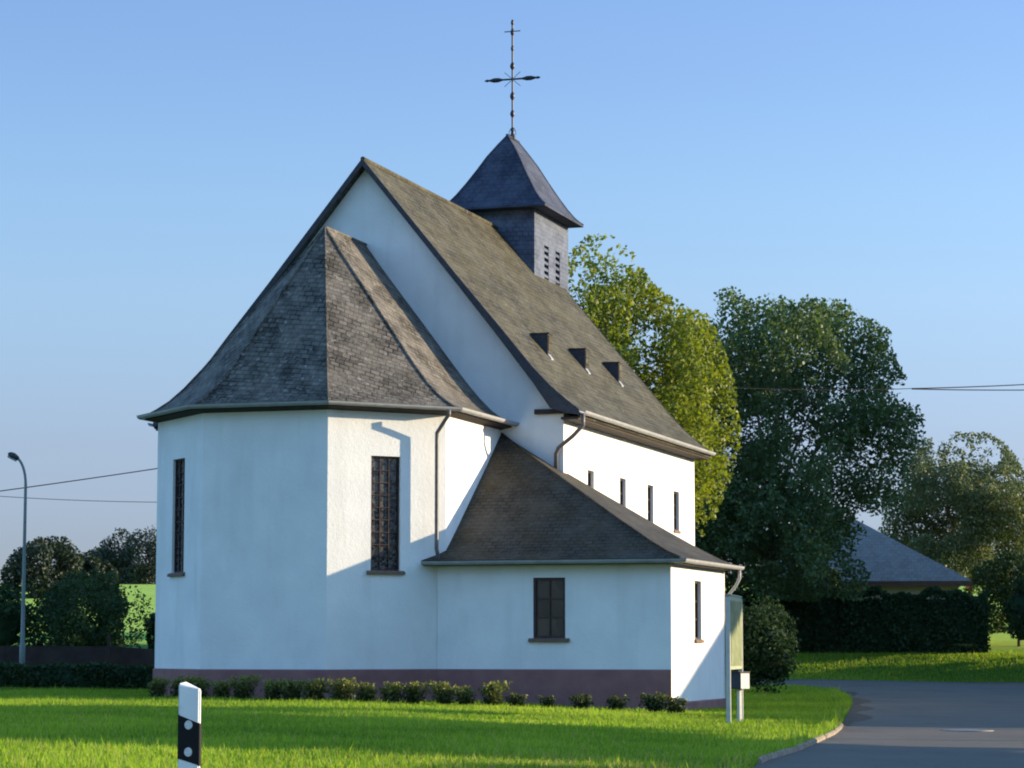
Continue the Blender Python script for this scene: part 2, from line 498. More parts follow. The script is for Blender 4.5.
def kerb_line(y0, y1, name, mat, w0, w1, h, seg=0.9):
    mb = MB()
    y = y0
    while y < y1:
        ya, yb = y, min(y+seg-0.02, y1)
        pa, pb = Vector((float(kerb_x(ya)), ya)), Vector((float(kerb_x(yb)), yb))
        d = (pb-pa).normalized(); n = Vector((d.y, -d.x))
        lo, hi = [], []
        for p, s in ((pa, -w0), (pb, -w0), (pb, w1), (pa, w1)):
            q = p + n*s; z = float(ground_z(q.x, q.y))
            lo.append((q.x, q.y, z-0.15)); hi.append((q.x, q.y, z+h+random.uniform(-0.012, 0.012)))
        mb.hexa(lo, hi)
        y += seg
    return mb.build(name, mat, bevel=0.02)
random.seed(3)
tag(kerb_line(36.5, 57.5, 'kerb', M['kerb'], 0.02, 0.07, 0.10, 0.8), kind='structure')
def verge_strip():
    V = []; F = []
    rows = np.arange(55.5, 100, 0.5); nc = 6
    rng = np.random.default_rng(5)
    for k, y in enumerate(rows):
        x0 = kerb_x(y) - 0.25; w = (0.75 + 0.25*math.sin(y*0.6) + rng.uniform(-.1, .1)) * min(1.0, (y-55)/4.0)
        for q in range(nc):
            x = x0 + w*q/(nc-1); V.append((x, y, float(ground_z(x, y)) + (0.05 if 0 < q < nc-1 else 0.02)))
    for k in range(len(rows)-1):
        for q in range(nc-1):
            a = k*nc+q; F.append((a, a+1, a+nc+1, a+nc))
    return np_mesh('road_edge', np.array(V), np.array(F))
tag(link('soil_verge', verge_strip(), M['soil']), kind='structure')

# ------------------------------------------------------------------ church  (local x = across, y = along the nave, z up)
CX, CY, CAZ = -4.421, 76.108, 17.386
A, LA, W, K, B = 4.29, 7.616, 3.656, 2.346, 6.212
ZP, ZE, ZA, ZR, LN, VA, UA = 1.04, 8.09, 13.70, 16.295, 16.55, 10.69, -5.20
BASE = -0.6
church = empty('village_church', (CX, CY, 0), R(-CAZ))
tag(church, 'white rendered village church with slate roofs, polygonal apse and small belfry', 'church')

class Wall(MB):
    def panel(self, P0, P1, z0, z1, holes=(), depth=0.22, inward=None):
        """vertical panel from plan point P0 to P1 (x,y) with rectangular holes (s0,s1,za,zb) and reveals"""
        P0, P1 = Vector(P0), Vector(P1)
        L = (P1-P0).length; d = (P1-P0)/L
        n = inward
        ss = sorted({0.0, L, *[h[0] for h in holes], *[h[1] for h in holes]})
        zz = sorted({z0, z1, *[h[2] for h in holes], *[h[3] for h in holes]})
        pt = lambda s, z, e=0.0: (P0.x+d.x*s+n.x*e, P0.y+d.y*s+n.y*e, z)
        for i in range(len(ss)-1):
            for j in range(len(zz)-1):
                sm, zm = (ss[i]+ss[i+1])/2, (zz[j]+zz[j+1])/2
                if any(h[0] < sm < h[1] and h[2] < zm < h[3] for h in holes): continue
                self.face([pt(ss[i], zz[j]), pt(ss[i+1], zz[j]), pt(ss[i+1], zz[j+1]), pt(ss[i], zz[j+1])])
        for (a, b, c, e) in holes:
            self.face([pt(a, c), pt(a, e), pt(a, e, depth), pt(a, c, depth)])
            self.face([pt(b, c), pt(b, e), pt(b, e, depth), pt(b, c, depth)])
            self.face([pt(a, e), pt(b, e), pt(b, e, depth), pt(a, e, depth)])
            self.face([pt(a, c), pt(b, c), pt(b, c, depth), pt(a, c, depth)])

def window(P0, P1, hole, inward, cols, rows, glass, depth=0.14, bar=0.03, fw=0.06, sill=True, sill_out=0.09, sill_over=0.12):
    """frame part with pane as sub-part, sill as its own part; in a hole of panel P0-P1"""
    P0, P1 = Vector(P0), Vector(P1); d = (P1-P0).normalized(); n = Vector(inward)
    a, b, c, e = hole
    def blk(mb, s0, s1, z0, z1, e0, e1):
        q = lambda s, z, k: (P0.x+d.x*s+n.x*k, P0.y+d.y*s+n.y*k, z)
        mb.hexa([q(s0, z0, e0), q(s1, z0, e0), q(s1, z0, e1), q(s0, z0, e1)], [q(s0, z1, e0), q(s1, z1, e0), q(s1, z1, e1), q(s0, z1, e1)])
    f = MB()
    g = 0.002
    blk(f, a+g, a+fw, c+g, e-g, depth, depth+0.07); blk(f, b-fw, b-g, c+g, e-g, depth, depth+0.07)
    blk(f, a+fw, b-fw, c+g, c+fw, depth, depth+0.07); blk(f, a+fw, b-fw, e-fw, e-g, depth, depth+0.07)
    for k in range(1, cols):
        s = a+fw+(b-a-2*fw)*k/cols; blk(f, s-bar/2, s+bar/2, c+fw, e-fw, depth+0.012, depth+0.05)
    for k in range(1, rows):
        z = c+fw+(e-c-2*fw)*k/rows; blk(f, a+fw, b-fw, z-bar/2, z+bar/2, depth+0.015, depth+0.047)
    fo = f.build('window', M['frame'], church)
    p = MB(); blk(p, a+fw-0.005, b-fw+0.005, c+fw-0.005, e-fw+0.005, depth+0.055, depth+0.066)
    p.build('pane', glass, fo)
    if sill:
        s = MB()
        q = lambda t, z, k: (P0.x+d.x*t+n.x*k, P0.y+d.y*t+n.y*k, z)
        o = sill_over
        s.hexa([q(a-o, c-0.09, -sill_out), q(b+o, c-0.09, -sill_out), q(b+o, c-0.09, -0.004), q(a-o, c-0.09, -0.004)],
               [q(a-o, c-0.025, -sill_out), q(b+o, c-0.025, -sill_out), q(b+o, c+0.012, -0.004), q(a-o, c+0.012, -0.004)])
        s.build('sill', M['sill'], fo)
    return fo

# --- walls
k = K
pA0, pV1, pV2, pV3, pV4, pA5 = (-A, 0), (-A, -LA+k), (-W/2, -LA), (W/2, -LA), (A, -LA+k+0.27), (A, 0)
apse = [pA0, pV1, pV2, pV3, pV4, pA5]
def inward(P0, P1, c):
    d = (Vector(P1)-Vector(P0)).normalized(); n = Vector((d.y, -d.x))
    return n if n.dot(Vector(c)-Vector(P0)) > 0 else -n
cen = (0, -LA+A)
dl = math.hypot(A-W/2, K+0.27); dl2 = math.hypot(A-W/2, K)
sc = lambda u, v, P: math.hypot(v-P[0], u-P[1])
s0, s1 = sc(-6.715, 2.77, pV3), sc(-6.105, 3.415, pV3)
hole_r = (s0, s1, 3.68, 6.80)
hole_l = (dl-s1, dl-s0, 3.73, 6.91)
apw = Wall()
for i in range(5):
    P0, P1 = apse[i], apse[i+1]
    hs = []
    if i == 3: hs = [hole_r]
    if i == 1: hs = [(dl2-s1, dl2-s0, 3.68, 6.86)]
    apw.panel(P0, P1, BASE, ZE+0.12, hs, 0.24, inward(P0, P1, cen))
apw.build('apse_wall', M['white'], church)
window(pV3, pV4, hole_r, inward(pV3, pV4, cen), 3, 9, M['leaded'], 0.07, 0.02, 0.045)
window(pV1, pV2, (dl2-s1, dl2-s0, 3.68, 6.86), inward(pV1, pV2, cen), 3, 9, M['leaded'], 0.07, 0.02, 0.045)

PR = [(0, 16.295), (1.5, 14.46), (3.0, 12.63), (4.34, 11.04), (5.36, 9.80), (5.91, 9.22), (6.4, 8.80), (6.78, 8.50)]   # nave roof profile
nw = Wall()
nh = []
for uc, uw in ((2.95, .72), (6.72, .74), (10.25, .78), (13.85, .80)):
    nh.append((uc-uw/2, uc+uw/2, 5.62, 6.96))
nw.panel((B, 0), (B, LN), BASE, 8.72, nh, 0.24, Vector((-1, 0)))
nw.panel((-B, 0), (-B, LN), BASE, 8.72, [], 0.24, Vector((1, 0)))
gz = lambda v: float(np.interp(abs(v), [p[0] for p in PR], [p[1] for p in PR])) - 0.22
for u in (0, LN):
    vv = [-B, -5.36, -4.34, -3, -1.5, 0, 1.5, 3, 4.34, 5.36, B]
    for q in range(len(vv)-1):
        a_, b_ = vv[q], vv[q+1]
        nw.face([(a_, u, BASE), (b_, u, BASE), (b_, u, gz(b_)), (a_, u, gz(a_))])
nw.build('nave_wall', M['white'], church)
for h in nh:
    window((B, 0), (B, LN), h, (-1, 0), 2, 3, M['pane'], 0.10, 0.03, 0.06, sill=True, sill_out=0.05, sill_over=0.05)

aw = Wall()
vL = 4.12
UB = 1.3
hole_f = (6.86-vL, 7.76-vL, 1.86, 3.50)
hole_s = (2.72, 3.52, 1.84, 3.46)
aw.panel((vL, UA), (VA, UA), BASE, 4.0, [hole_f], 0.2, Vector((0, 1)))
aw.panel((VA, UA), (VA, UB), BASE, 4.0, [hole_s], 0.2, Vector((-1, 0)))
aw.face([(B, UB, BASE), (VA, UB, BASE), (VA, UB, 3.9), (B, UB, 6.3)])
aw.build('annex_wall', M['white'], church)
window((vL, UA), (VA, UA), hole_f, (0, 1), 2, 3, M['pane'], 0.05, 0.035, 0.075)
window((VA, UA), (VA, UB), hole_s, (-1, 0), 1, 3, M['pane'], 0.10, 0.03, 0.06, sill_out=0.07, sill_over=0.06)

pl = MB()
prof = [(0.004, BASE), (0.045, BASE), (0.045, ZP-0.03), (0.02, ZP), (0.004, ZP)]
pl.sweep([(-A, 0), pV1, pV2, pV3, (vL+0.01, UA-0.005)], prof)
pl.sweep([(vL+0.01, UA), (VA, UA)], prof)
pl.sweep([(VA, UA), (VA, UB)], [(0.004, BASE), (0.05, BASE), (0.05, 0.14), (0.025, 0.17), (0.004, 0.17)])
pl.build('plinth', M['plinth'], church)

# --- roofs
def shell(mb, rings, thick=0.0):
    for a_, b_ in zip(rings[:-1], rings[1:]):
        for q in range(len(a_)-1):
            pts = [a_[q], a_[q+1], b_[q+1], b_[q]]
            u_ = []
            for p in pts:
                if not u_ or (Vector(p)-Vector(u_[-1])).length > 1e-5: u_.append(p)
            if (Vector(u_[0])-Vector(u_[-1])).length < 1e-5: u_ = u_[:-1]
            if len(u_) >= 3: mb.face(u_)

OG = 0.37
t8 = math.tan(math.pi/8)
WO, AO = W+2*OG*t8, A+OG
KO = K+OG-t8*OG
out = [(-AO, 0.0), (-AO, -LA-OG+KO+0.0), (-WO/2, -LA-OG), (WO/2, -LA-OG), (AO, -LA-OG+KO+0.27), (AO, 0.0)]
apx = (0, -LA+A)
tz = [(0, 13.72), (.12, 12.95), (.25, 12.15), (.37, 11.42), (.48, 10.74), (.58, 10.12), (.68, 9.51), (.78, 8.95), (.86, 8.58), (.93, 8.34), (1, 8.14)]
ar = MB()
rings = []
for t, z in tz:
    ring = []
    for i, (x, y) in enumerate(out):
        if i in (0, 5): ring.append((x*t, 0.0, z))
        else: ring.append((apx[0]+(x-apx[0])*t, apx[1]+(y-apx[1])*t, z))
    rings.append(ring)
shell(ar, rings)
def apse_rot(c, n):
    return 0.38 if n.x > 0.3 and n.y < -0.3 else (-0.3 if n.x < -0.3 and n.y < -0.3 else 0.12)
ap_roof = ar.build('apse_roof', M['apse_slate'], church, uv=apse_rot)
hm = MB()
for i in (1, 2, 3, 4):
    pts = [(apx[0]+(out[i][0]-apx[0])*t, apx[1]+(out[i][1]-apx[1])*t, z+0.015) for t, z in tz]
    hm.tube(pts, 0.035, 6)
hm.tube([(0, apx[1], 13.73), (0, 0, 13.73)], 0.05, 6)
hm.build('hip_capping', M['apse_slate'], ap_roof, uv=0.0)

wall_poly = [(A, 0), pV4, pV3, pV2, pV1, (-A, 0)]
wall_poly = wall_poly[::-1]
sw = MB()
sw.sweep(wall_poly, [(-0.02, ZE-0.10), (OG-0.03, ZE-0.02), (OG-0.03, ZE+0.03), (-0.02, ZE+0.03)])
sw.build('eave_board', M['soffit'], ap_roof)
def gutter(poly, o, z, name='gutter', r=0.10):
    mb = MB()
    pr = [(o+r*math.cos(a_), z+r*math.sin(a_)) for a_ in np.linspace(math.pi, 2*math.pi, 9)]
    pr = pr + [(o+r+0.012, z+0.012), (o+r-0.012, z+0.012)] + [(o+(r-0.012)*math.cos(a_), z+(r-0.012)*math.sin(a_)) for a_ in np.linspace(2*math.pi, math.pi, 9)]
    mb.sweep(poly, pr)
    return mb.build(name, M['zinc'], church)
gutter(wall_poly, OG+0.09, ZE+0.09)

# nave roof
nr = MB()
U0, U1 = -0.30, 16.68
def prof_pts(side, u, dz=0.0): return [(side*p[0], u, p[1]+dz) for p in PR]
us = [U0, U1]
for side in (1, -1):
    top0, top1 = prof_pts(side, U0), prof_pts(side, U1)
    lo0, lo1 = prof_pts(side, U0, -0.20), prof_pts(side, U1, -0.20)
    for q in range(len(PR)-1):
        nr.face([top0[q], top0[q+1], top1[q+1], top1[q]])
        nr.face([lo0[q], lo0[q+1], lo1[q+1], lo1[q]])
        nr.face([top0[q], top0[q+1], lo0[q+1], lo0[q]])
        nr.face([top1[q], top1[q+1], lo1[q+1], lo1[q]])
    nr.face([top0[-1], top1[-1], lo1[-1], lo0[-1]])
nroof = nr.build('nave_roof', M['nave_slate'], church, uv=0.0)
lowp = [(0, 16.09), (1.5, 14.23), (3.0, 12.38), (4.26, 10.79), (5.36, 9.36), (5.90, 8.58), (6.35, 8.42), (6.80, 8.36)]
for u, du in ((U0-0.05, 0.047), (U1+0.05, -0.047)):
    bb = MB()
    for side in (1, -1):
        for q in range(len(PR)-1):
            a0, a1 = PR[q], PR[q+1]; b0, b1 = lowp[q], lowp[q+1]
            lo = [(side*b0[0], u, b0[1]), (side*b1[0], u, b1[1]), (side*a1[0], u, a1[1]+0.02), (side*a0[0], u, a0[1]+0.02)]
            hi = [(p[0], u+du, p[2]) for p in lo]
            bb.hexa(lo, hi)
    bb.build('bargeboard', M['verge'], nroof)
sfm = MB()
for side in (1, -1):
    lo = [(side*5.35, -0.12, 8.43), (side*6.20, -0.12, 8.43), (side*6.20, -0.004, 8.43), (side*5.35, -0.004, 8.43)]
    sfm.hexa(lo, [(p[0], p[1], 8.57) for p in lo])
    sfm.hexa([(side*(B+0.004), U0+0.01, 8.24), (side*6.72, U0+0.01, 8.24), (side*6.72, U1-0.01, 8.24), (side*(B+0.004), U1-0.01, 8.24)],
             [(side*(B+0.004), U0+0.01, 8.31), (side*6.74, U0+0.01, 8.31), (side*6.74, U1-0.01, 8.31), (side*(B+0.004), U1-0.01, 8.31)])
sfm.build('eave_board', M['soffit'], nroof)
gutter([(B, U0-0.02), (B, U1)], 6.78-B+0.10, 8.47)
gutter([(-B, U1), (-B, U0-0.02)], 6.78-B+0.10, 8.47)
rc = MB(); rc.tube([(0, U0, ZR+0.01), (0, 12.9, ZR+0.01)], 0.075, 8)
rc.build('ridge_capping', M['nave_slate'], nroof, uv=0.0)

# dormer vents on the lit slope
for du in (3.35, 7.6, 11.75):
    zt = lambda v: float(np.interp(v, [p[0] for p in PR], [p[1] for p in PR]))
    d = MB(); w = 0.42; v0, v1, h = 4.20, 4.74, 0.68
    pr_ = [(v1, zt(v1)-0.1), (v1, zt(v1)+h), (v0, zt(v0)+0.03), (v0, zt(v0)-0.1)]
    d.hexa([(p[0], du, p[1]) for p in pr_], [(p[0], du+w, p[1]) for p in pr_])
    dm = d.build('dormer_vent', M['verge'], church)
    c = MB()
    c.hexa([(v1+0.04, du-0.02, zt(v1)+h+0.0), (v1+0.04, du+w+0.02, zt(v1)+h+0.0), (v0-0.02, du+w+0.02, zt(v0)+0.04), (v0-0.02, du-0.02, zt(v0)+0.04)],
           [(v1+0.04, du-0.02, zt(v1)+h+0.04), (v1+0.04, du+w+0.02, zt(v1)+h+0.04), (v0-0.02, du+w+0.02, zt(v0)+0.08), (v0-0.02, du-0.02, zt(v0)+0.08)])
    c.build('dormer_roof', M['nave_slate'], dm, uv=0.0)
    c = MB(); c.box((v1+0.003, du+0.03, zt(v1)+0.10), (v1+0.02, du+w-0.03, zt(v1)+h-0.04)); c.build('louvre', M['nave_slate'], dm, uv=0.0)
    c = MB()
    c.hexa([(v1+0.003, du, zt(v1)-0.02), (v1+0.003, du+w*.6, zt(v1)-0.02), (v1+0.11, du+w*.6, zt(v1+0.11)+0.01), (v1+0.11, du, zt(v1+0.11)+0.01)],
           [(v1+0.003, du, zt(v1)+0.06), (v1+0.003, du+w*.6, zt(v1)+0.06), (v1+0.11, du+w*.6, zt(v1+0.11)+0.05), (v1+0.11, du, zt(v1+0.11)+0.05)])
    c.build('lead_apron', M['zinc'], dm)

# annex roof
an = MB()
apA = (4.2, 0.1, 7.96)
atz = [(0, 7.96), (.25, 6.88), (.5, 5.86), (.7, 5.04), (.85, 4.45), (.93, 4.17), (1, 3.98)]
EO = 0.36
cornL, cornR, cornB = (3.72, UA-EO), (VA+EO, UA-EO), (VA+EO, UB+0.15)
rings = []
for t, z in atz:
    ring = []
    for c in (cornL, cornR, cornB):
        ring.append((apA[0]+(c[0]-apA[0])*t, apA[1]+(c[1]-apA[1])*t, z))
    # keep the left edge against the apse side wall
    ring[0] = (4.2 if t < .9 else 4.2-0.6*(t-.9)/.1, ring[0][1], z)
    rings.append(ring)
shell(an, rings)
aroof = an.build('annex_roof', M['annex_slate'], church, uv=lambda c, n: 0.0)
sw = MB()
ax = [(vL-0.3, UA), (VA, UA), (VA, UB+0.1)]
sw.sweep(ax, [(-0.02, 3.84), (EO-0.02, 3.84), (EO-0.02, 3.93), (-0.02, 3.93)])
sw.build('eave_board', M['soffit'], aroof)
gutter([(vL-0.28, UA), (VA, UA), (VA, UB+0.18)], EO+0.10, 3.95, r=0.10)
hc = MB()
hc.tube([(apA[0]+(cornR[0]-apA[0])*t, apA[1]+(cornR[1]-apA[1])*t, z+0.01) for t, z in atz], 0.03, 6)
hc.build('hip_capping', M['annex_slate'], aroof, uv=0.0)

# downpipes
dp = MB()
nd = Vector((W/2-A, -K)).normalized()   # placeholder direction along the facet
tdir = Vector((A-W/2, K)).normalized(); nrm = Vector((tdir.y, -tdir.x))
onf = lambda s, o: (pV3[0]+tdir.x*s+nrm.x*o, pV3[1]+tdir.y*s+nrm.y*o)
sP = dl-0.42
q0 = onf(dl-0.22, OG+0.09); q1 = onf(sP, 0.11)
dp.tube([(*q0, ZE+0.0), (*q0, ZE-0.14), (q0[0]*.6+q1[0]*.4, q0[1]*.6+q1[1]*.4, ZE-0.32), (*q1, ZE-0.62), (*q1, ZE-0.8), (*q1, 5.5), (*q1, 4.3), (*onf(sP+0.06, 0.14), 3.97)], 0.055, 10)
dp.build('downpipe', M['pipe'], church, smooth=True)
dp = MB()
gx = 6.78+0.09
dp.tube([(gx, -0.22, 8.40), (gx, -0.22, 8.05), (6.55, -0.2, 7.75), (6.1, -0.14, 7.42), (6.02, -0.12, 7.25), (6.02, -0.12, 6.62)], 0.06, 10)
dp.build('downpipe', M['pipe'], church, smooth=True)
dp = MB()
gx = VA+EO+0.08
dp.tube([(gx, UB+.03, 3.9), (gx, UB+.03, 3.62), (gx-0.10, UB+.02, 3.42), (VA+0.14, UB-.04, 3.15), (VA+0.10, UB-.05, 3.0), (VA+0.10, UB-.05, -0.4)], 0.045, 10)
dp.build('downpipe', M['zinc'], church, smooth=True)

# belfry
BU0, BU1, BW = 12.95, 17.20, 1.40
bt = Wall()
lv = [(14.15-BU0, 14.70-BU0, 14.40, 15.80), (15.55-BU0, 16.10-BU0, 14.40, 15.80)]
bt.panel((BW, BU0), (BW, BU1), 14.15, 16.98, lv, 0.25, Vector((-1, 0)))
bt.panel((-BW, BU0), (-BW, BU1), 14.15, 16.98, [], 0.25, Vector((1, 0)))
bt.panel((-BW, BU0), (BW, BU0), 14.15, 16.98, [], 0.25, Vector((0, 1)))
bt.panel((-BW, BU1), (BW, BU1), 14.15, 16.98, [], 0.25, Vector((0, -1)))
belfry = bt.build('belfry', M['tower_slate'], church, uv=0.0)
for (a_, b_, c_, e_) in lv:
    d = MB(); d.box((BW-0.26, BU0+a_-0.02, c_-0.02), (BW-0.245, BU0+b_+0.02, e_+0.02)); d.build('opening_back', M['dark'], belfry)
    l = MB()
    n = 6
    for q in range(n):
        z = c_+(e_-c_)*(q+0.15)/n; hh = (e_-c_)/n*0.42
        l.hexa([(BW-0.012, BU0+a_+.003, z), (BW-0.012, BU0+b_-.003, z), (BW-0.15, BU0+b_-.003, z+hh*1.6), (BW-0.15, BU0+a_+.003, z+hh*1.6)],
               [(BW-0.012, BU0+a_+.003, z+hh*.9), (BW-0.012, BU0+b_-.003, z+hh*.9), (BW-0.15, BU0+b_-.003, z+hh*2.0), (BW-0.15, BU0+a_+.003, z+hh*2.0)])
    l.build('louvre', M['tower_slate'], belfry, uv=0.0)
m = MB(); m.box((-BW+.01, BU0+.02, 14.16), (BW-.01, BU1-.01, 14.22)); m.build('floor_board', M['soffit'], belfry)
sp = MB()
EB = 0.55
c4 = [(-BW-EB, BU0-EB), (BW+EB, BU0-EB), (BW+EB, BU1+EB-.45), (-BW-EB, BU1+EB-.45), (-BW-EB, BU0-EB)]
r0, r1 = 14.25, 15.55
rings = []
for t, hz in ((0, 0), (.15, .145), (.3, .30), (.45, .485), (.6, .66), (.75, .82), (.86, .92), (.94, .972), (1, 1)):
    z = 19.84-(19.84-16.98)*hz
    ring = []
    for i, (x, y) in enumerate(c4):
        yr = r0 if i in (0, 1, 4) else r1
        ring.append((x*t, yr+(y-yr)*t, z))
    rings.append(ring)
shell(sp, rings)
lo = [(x, y, 16.90) for x, y in c4[:4]]; hi = [(x, y, 16.978) for x, y in c4[:4]]
sp.hexa(lo, hi)
spire = sp.build('belfry_roof', M['spire_slate'], church, uv=0.0)
sr = MB(); sr.tube([(0, r0-0.05, 19.85), (0, r1+0.05, 19.85)], 0.05, 8)
for i in range(4):
    yr = r0 if i in (0, 1) else r1
    sr.tube([(c4[i][0]*t, yr+(c4[i][1]-yr)*t, 19.85-(19.84-16.98)*hz) for t, hz in ((0, 0), (.15, .145), (.3, .30), (.45, .485), (.6, .66), (.75, .82), (.86, .92), (.94, .972), (1, 1))], 0.03, 6)
sr.build('hip_capping', M['spire_slate'], spire, uv=0.0)
cr = MB()
cy = 14.85
cr.tube([(0, cy, 19.8), (0, cy, 24.15)], 0.035, 8)
cr.lathe((0, cy, 19.82), [(0.10, 0), (0.12, 0.08), (0.07, 0.16), (0.05, 0.3)], 10)
for z, r, h in ((20.15, .07, .16), (20.75, .085, .3), (21.4, .09, .34), (22.5, .09, .3), (23.15, .06, .25), (23.75, .075, .3), (24.1, .06, .22)):
    cr.lathe((0, cy, z), [(0.03, -h/2), (r, -h*.12), (r, h*.12), (0.03, h/2)], 8)
cr.tube([(-0.98, cy, 22.02), (0.98, cy, 22.02)], 0.035, 8)
for x in (-.62, .62):
    cr.lathe((x, cy, 22.02), [(0.03, -.28), (.085, -.08), (.085, .08), (0.03, .28)], 8, axis='x')
for x in (-.95, .95):
    cr.lathe((x, cy, 22.02), [(0.02, -.1), (.055, 0), (0.02, .1)], 8, axis='x')
cr.tube([(-0.30, cy, 23.78), (0.30, cy, 23.78)], 0.018, 6)
for sx in (-1, 1):
    for sz in (-1, 1):
        cr.tube([(sx*0.05, cy, 22.02+sz*0.05), (sx*0.30, cy, 22.02+sz*0.26)], 0.011, 6)
    cr.tube([(sx*0.03, cy, 20.25), (sx*0.12, cy, 20.12), (sx*0.13, cy, 20.0), (sx*0.06, cy, 19.98)], 0.012, 6)
cr.build('cross', M['iron'], spire)

# ------------------------------------------------------------------ foliage
def leaf_cards(P, size, rng, up=0.25, aspect=0.6, out=None, droop=0.0):
    """one folded diamond (two triangles sharing the midrib as a quad) per point"""
    n = len(P)
    d = rng.normal(size=(n, 3)); d /= np.linalg.norm(d, axis=1, keepdims=True)
    d[:, 2] -= droop; d /= np.linalg.norm(d, axis=1, keepdims=True)
    nn = rng.normal(size=(n, 3)); nn[:, 2] += up*3
    if out is not None: nn += out*1.0
    s = np.cross(d, nn); s /= (np.linalg.norm(s, axis=1, keepdims=True)+1e-9)
    nv = np.cross(s, d)
    L = size*rng.uniform(0.6, 1.3, (n, 1)); Wd = L*aspect*0.5
    a = P - d*L*0.5; c = P + d*L*0.5
    mid = P + d*L*0.05
    b = mid + s*Wd + nv*L*0.10; e = mid - s*Wd + nv*L*0.10
    V = np.stack([a, b, c, e], 1).reshape(-1, 3)
    F = np.arange(4*n).reshape(-1, 4)
    return V, F

def clump_points(centers, radii, per, rng, flat=0.75, shell=0.45):
    out, cid = [], []
    for i, (c, r) in enumerate(zip(centers, radii)):
        n = max(8, int(per*(r/np.mean(radii))**2))
        d = rng.normal(size=(n, 3)); d /= np.linalg.norm(d, axis=1, keepdims=True)
        rad = rng.uniform(shell, 1.0, n)**0.7*r*rng.uniform(0.8, 1.15, n)
        p = d*rad[:, None]*np.array([1, 1, flat])
        out.append(c+p); cid.append(np.full(n, i))
    return np.concatenate(out), np.concatenate(cid)

def crown_object(name, mat, centers, radii, per, size, rng, parent=None, flat=0.75, aspect=0.6, tone_var=0.5, droop=0.1, shell=0.45):
    P, cid = clump_points(np.asarray(centers), np.asarray(radii), per, rng, flat, shell)
    V, F = leaf_cards(P, size, rng, aspect=aspect, droop=droop)
    tone = np.clip(rng.uniform(0, 1, len(centers))[cid]*tone_var + rng.uniform(0, 1, len(P))*(1-tone_var), 0, 1)
    me = np_mesh(name, V, F, np.repeat(tone, 4))
    return link(name, me, mat, parent)

def envelope_clumps(n, zs, rs, rng, rad=(0.7, 1.2), inner=0.35, xs=1.0, ys=1.0, lean=(0, 0)):
    """clump centres within a crown whose half-width is rs at heights zs"""
    C, Rr = [], []
    tries = 0
    while len(C) < n and tries < 200000:
        tries += 1
        z = rng.uniform(zs[0], zs[-1]); rmax = np.interp(z, zs, rs)
        a = rng.uniform(0, 2*math.pi)
        f = math.sqrt(rng.uniform(inner**2, 1))
        r = rng.uniform(*rad)
        rr = max(rmax - r*0.55, 0.05)*f
        p = np.array([rr*math.cos(a)*xs, rr*math.sin(a)*ys, z])
        if rmax < np.max(rs)*rng.uniform(0, 0.9): continue
        tt = (z-zs[0])/(zs[-1]-zs[0])
        p[0] += lean[0]*tt; p[1] += lean[1]*tt
        if any(np.linalg.norm(p-c) < 0.62*(r+q)*0.75 for c, q in zip(C, Rr)): continue
        C.append(p); Rr.append(r)
    return np.array(C), np.array(Rr)

def woody(name, height, r0, centers, rng, parent, fork=0.35, lean=(0, 0), nl=18, bend=0.25):
    mb = MB()
    top = Vector((lean[0], lean[1], height))
    n = 7
    tp = [Vector((lean[0]*(q/n)**1.3 + bend*math.sin(q*1.1)*0.3, lean[1]*(q/n)**1.3 + bend*math.cos(q*0.9)*0.3 - bend*0.3, height*q/n)) for q in range(n+1)]
    mb.tube([(p.x, p.y, p.z-(0.3 if i == 0 else 0)) for i, p in enumerate(tp)], [r0*1.35] + [r0*(1-0.85*q/n) for q in range(1, n+1)], 9)
    idx = rng.permutation(len(centers))[:nl]
    for i in idx:
        c = Vector(centers[i])
        f = min(max(fork + 0.6*(c.z/height-fork)*0.7, fork*0.8), 0.9)
        q = f*n; a = tp[int(q)].lerp(tp[min(int(q)+1, n)], q-int(q))
        mid = a.lerp(c, 0.5) + Vector((rng.normal()*0.25, rng.normal()*0.25, 0.35))
        rl = r0*(1-0.85*f)*0.6
        mb.tube([a, a.lerp(mid, .5)+Vector((0, 0, .12)), mid, mid.lerp(c, .6), c], [rl, rl*.8, rl*.6, rl*.4, rl*.2], 6)
    return mb.build(name, M['bark'], parent, smooth=True)

def vnoise(P, seed):
    """trilinear value noise in 3-D, about 0..1"""
    rng = np.random.default_rng(seed); T = rng.uniform(0, 1, (32, 32, 32))
    I = np.floor(P).astype(int); f = P-I; f = f*f*(3-2*f)
    r = 0
    for dx in (0, 1):
        for dy in (0, 1):
            for dz in (0, 1):
                w = (f[:, 0] if dx else 1-f[:, 0])*(f[:, 1] if dy else 1-f[:, 1])*(f[:, 2] if dz else 1-f[:, 2])
                r = r + w*T[(I[:, 0]+dx) % 32, (I[:, 1]+dy) % 32, (I[:, 2]+dz) % 32]
    return r

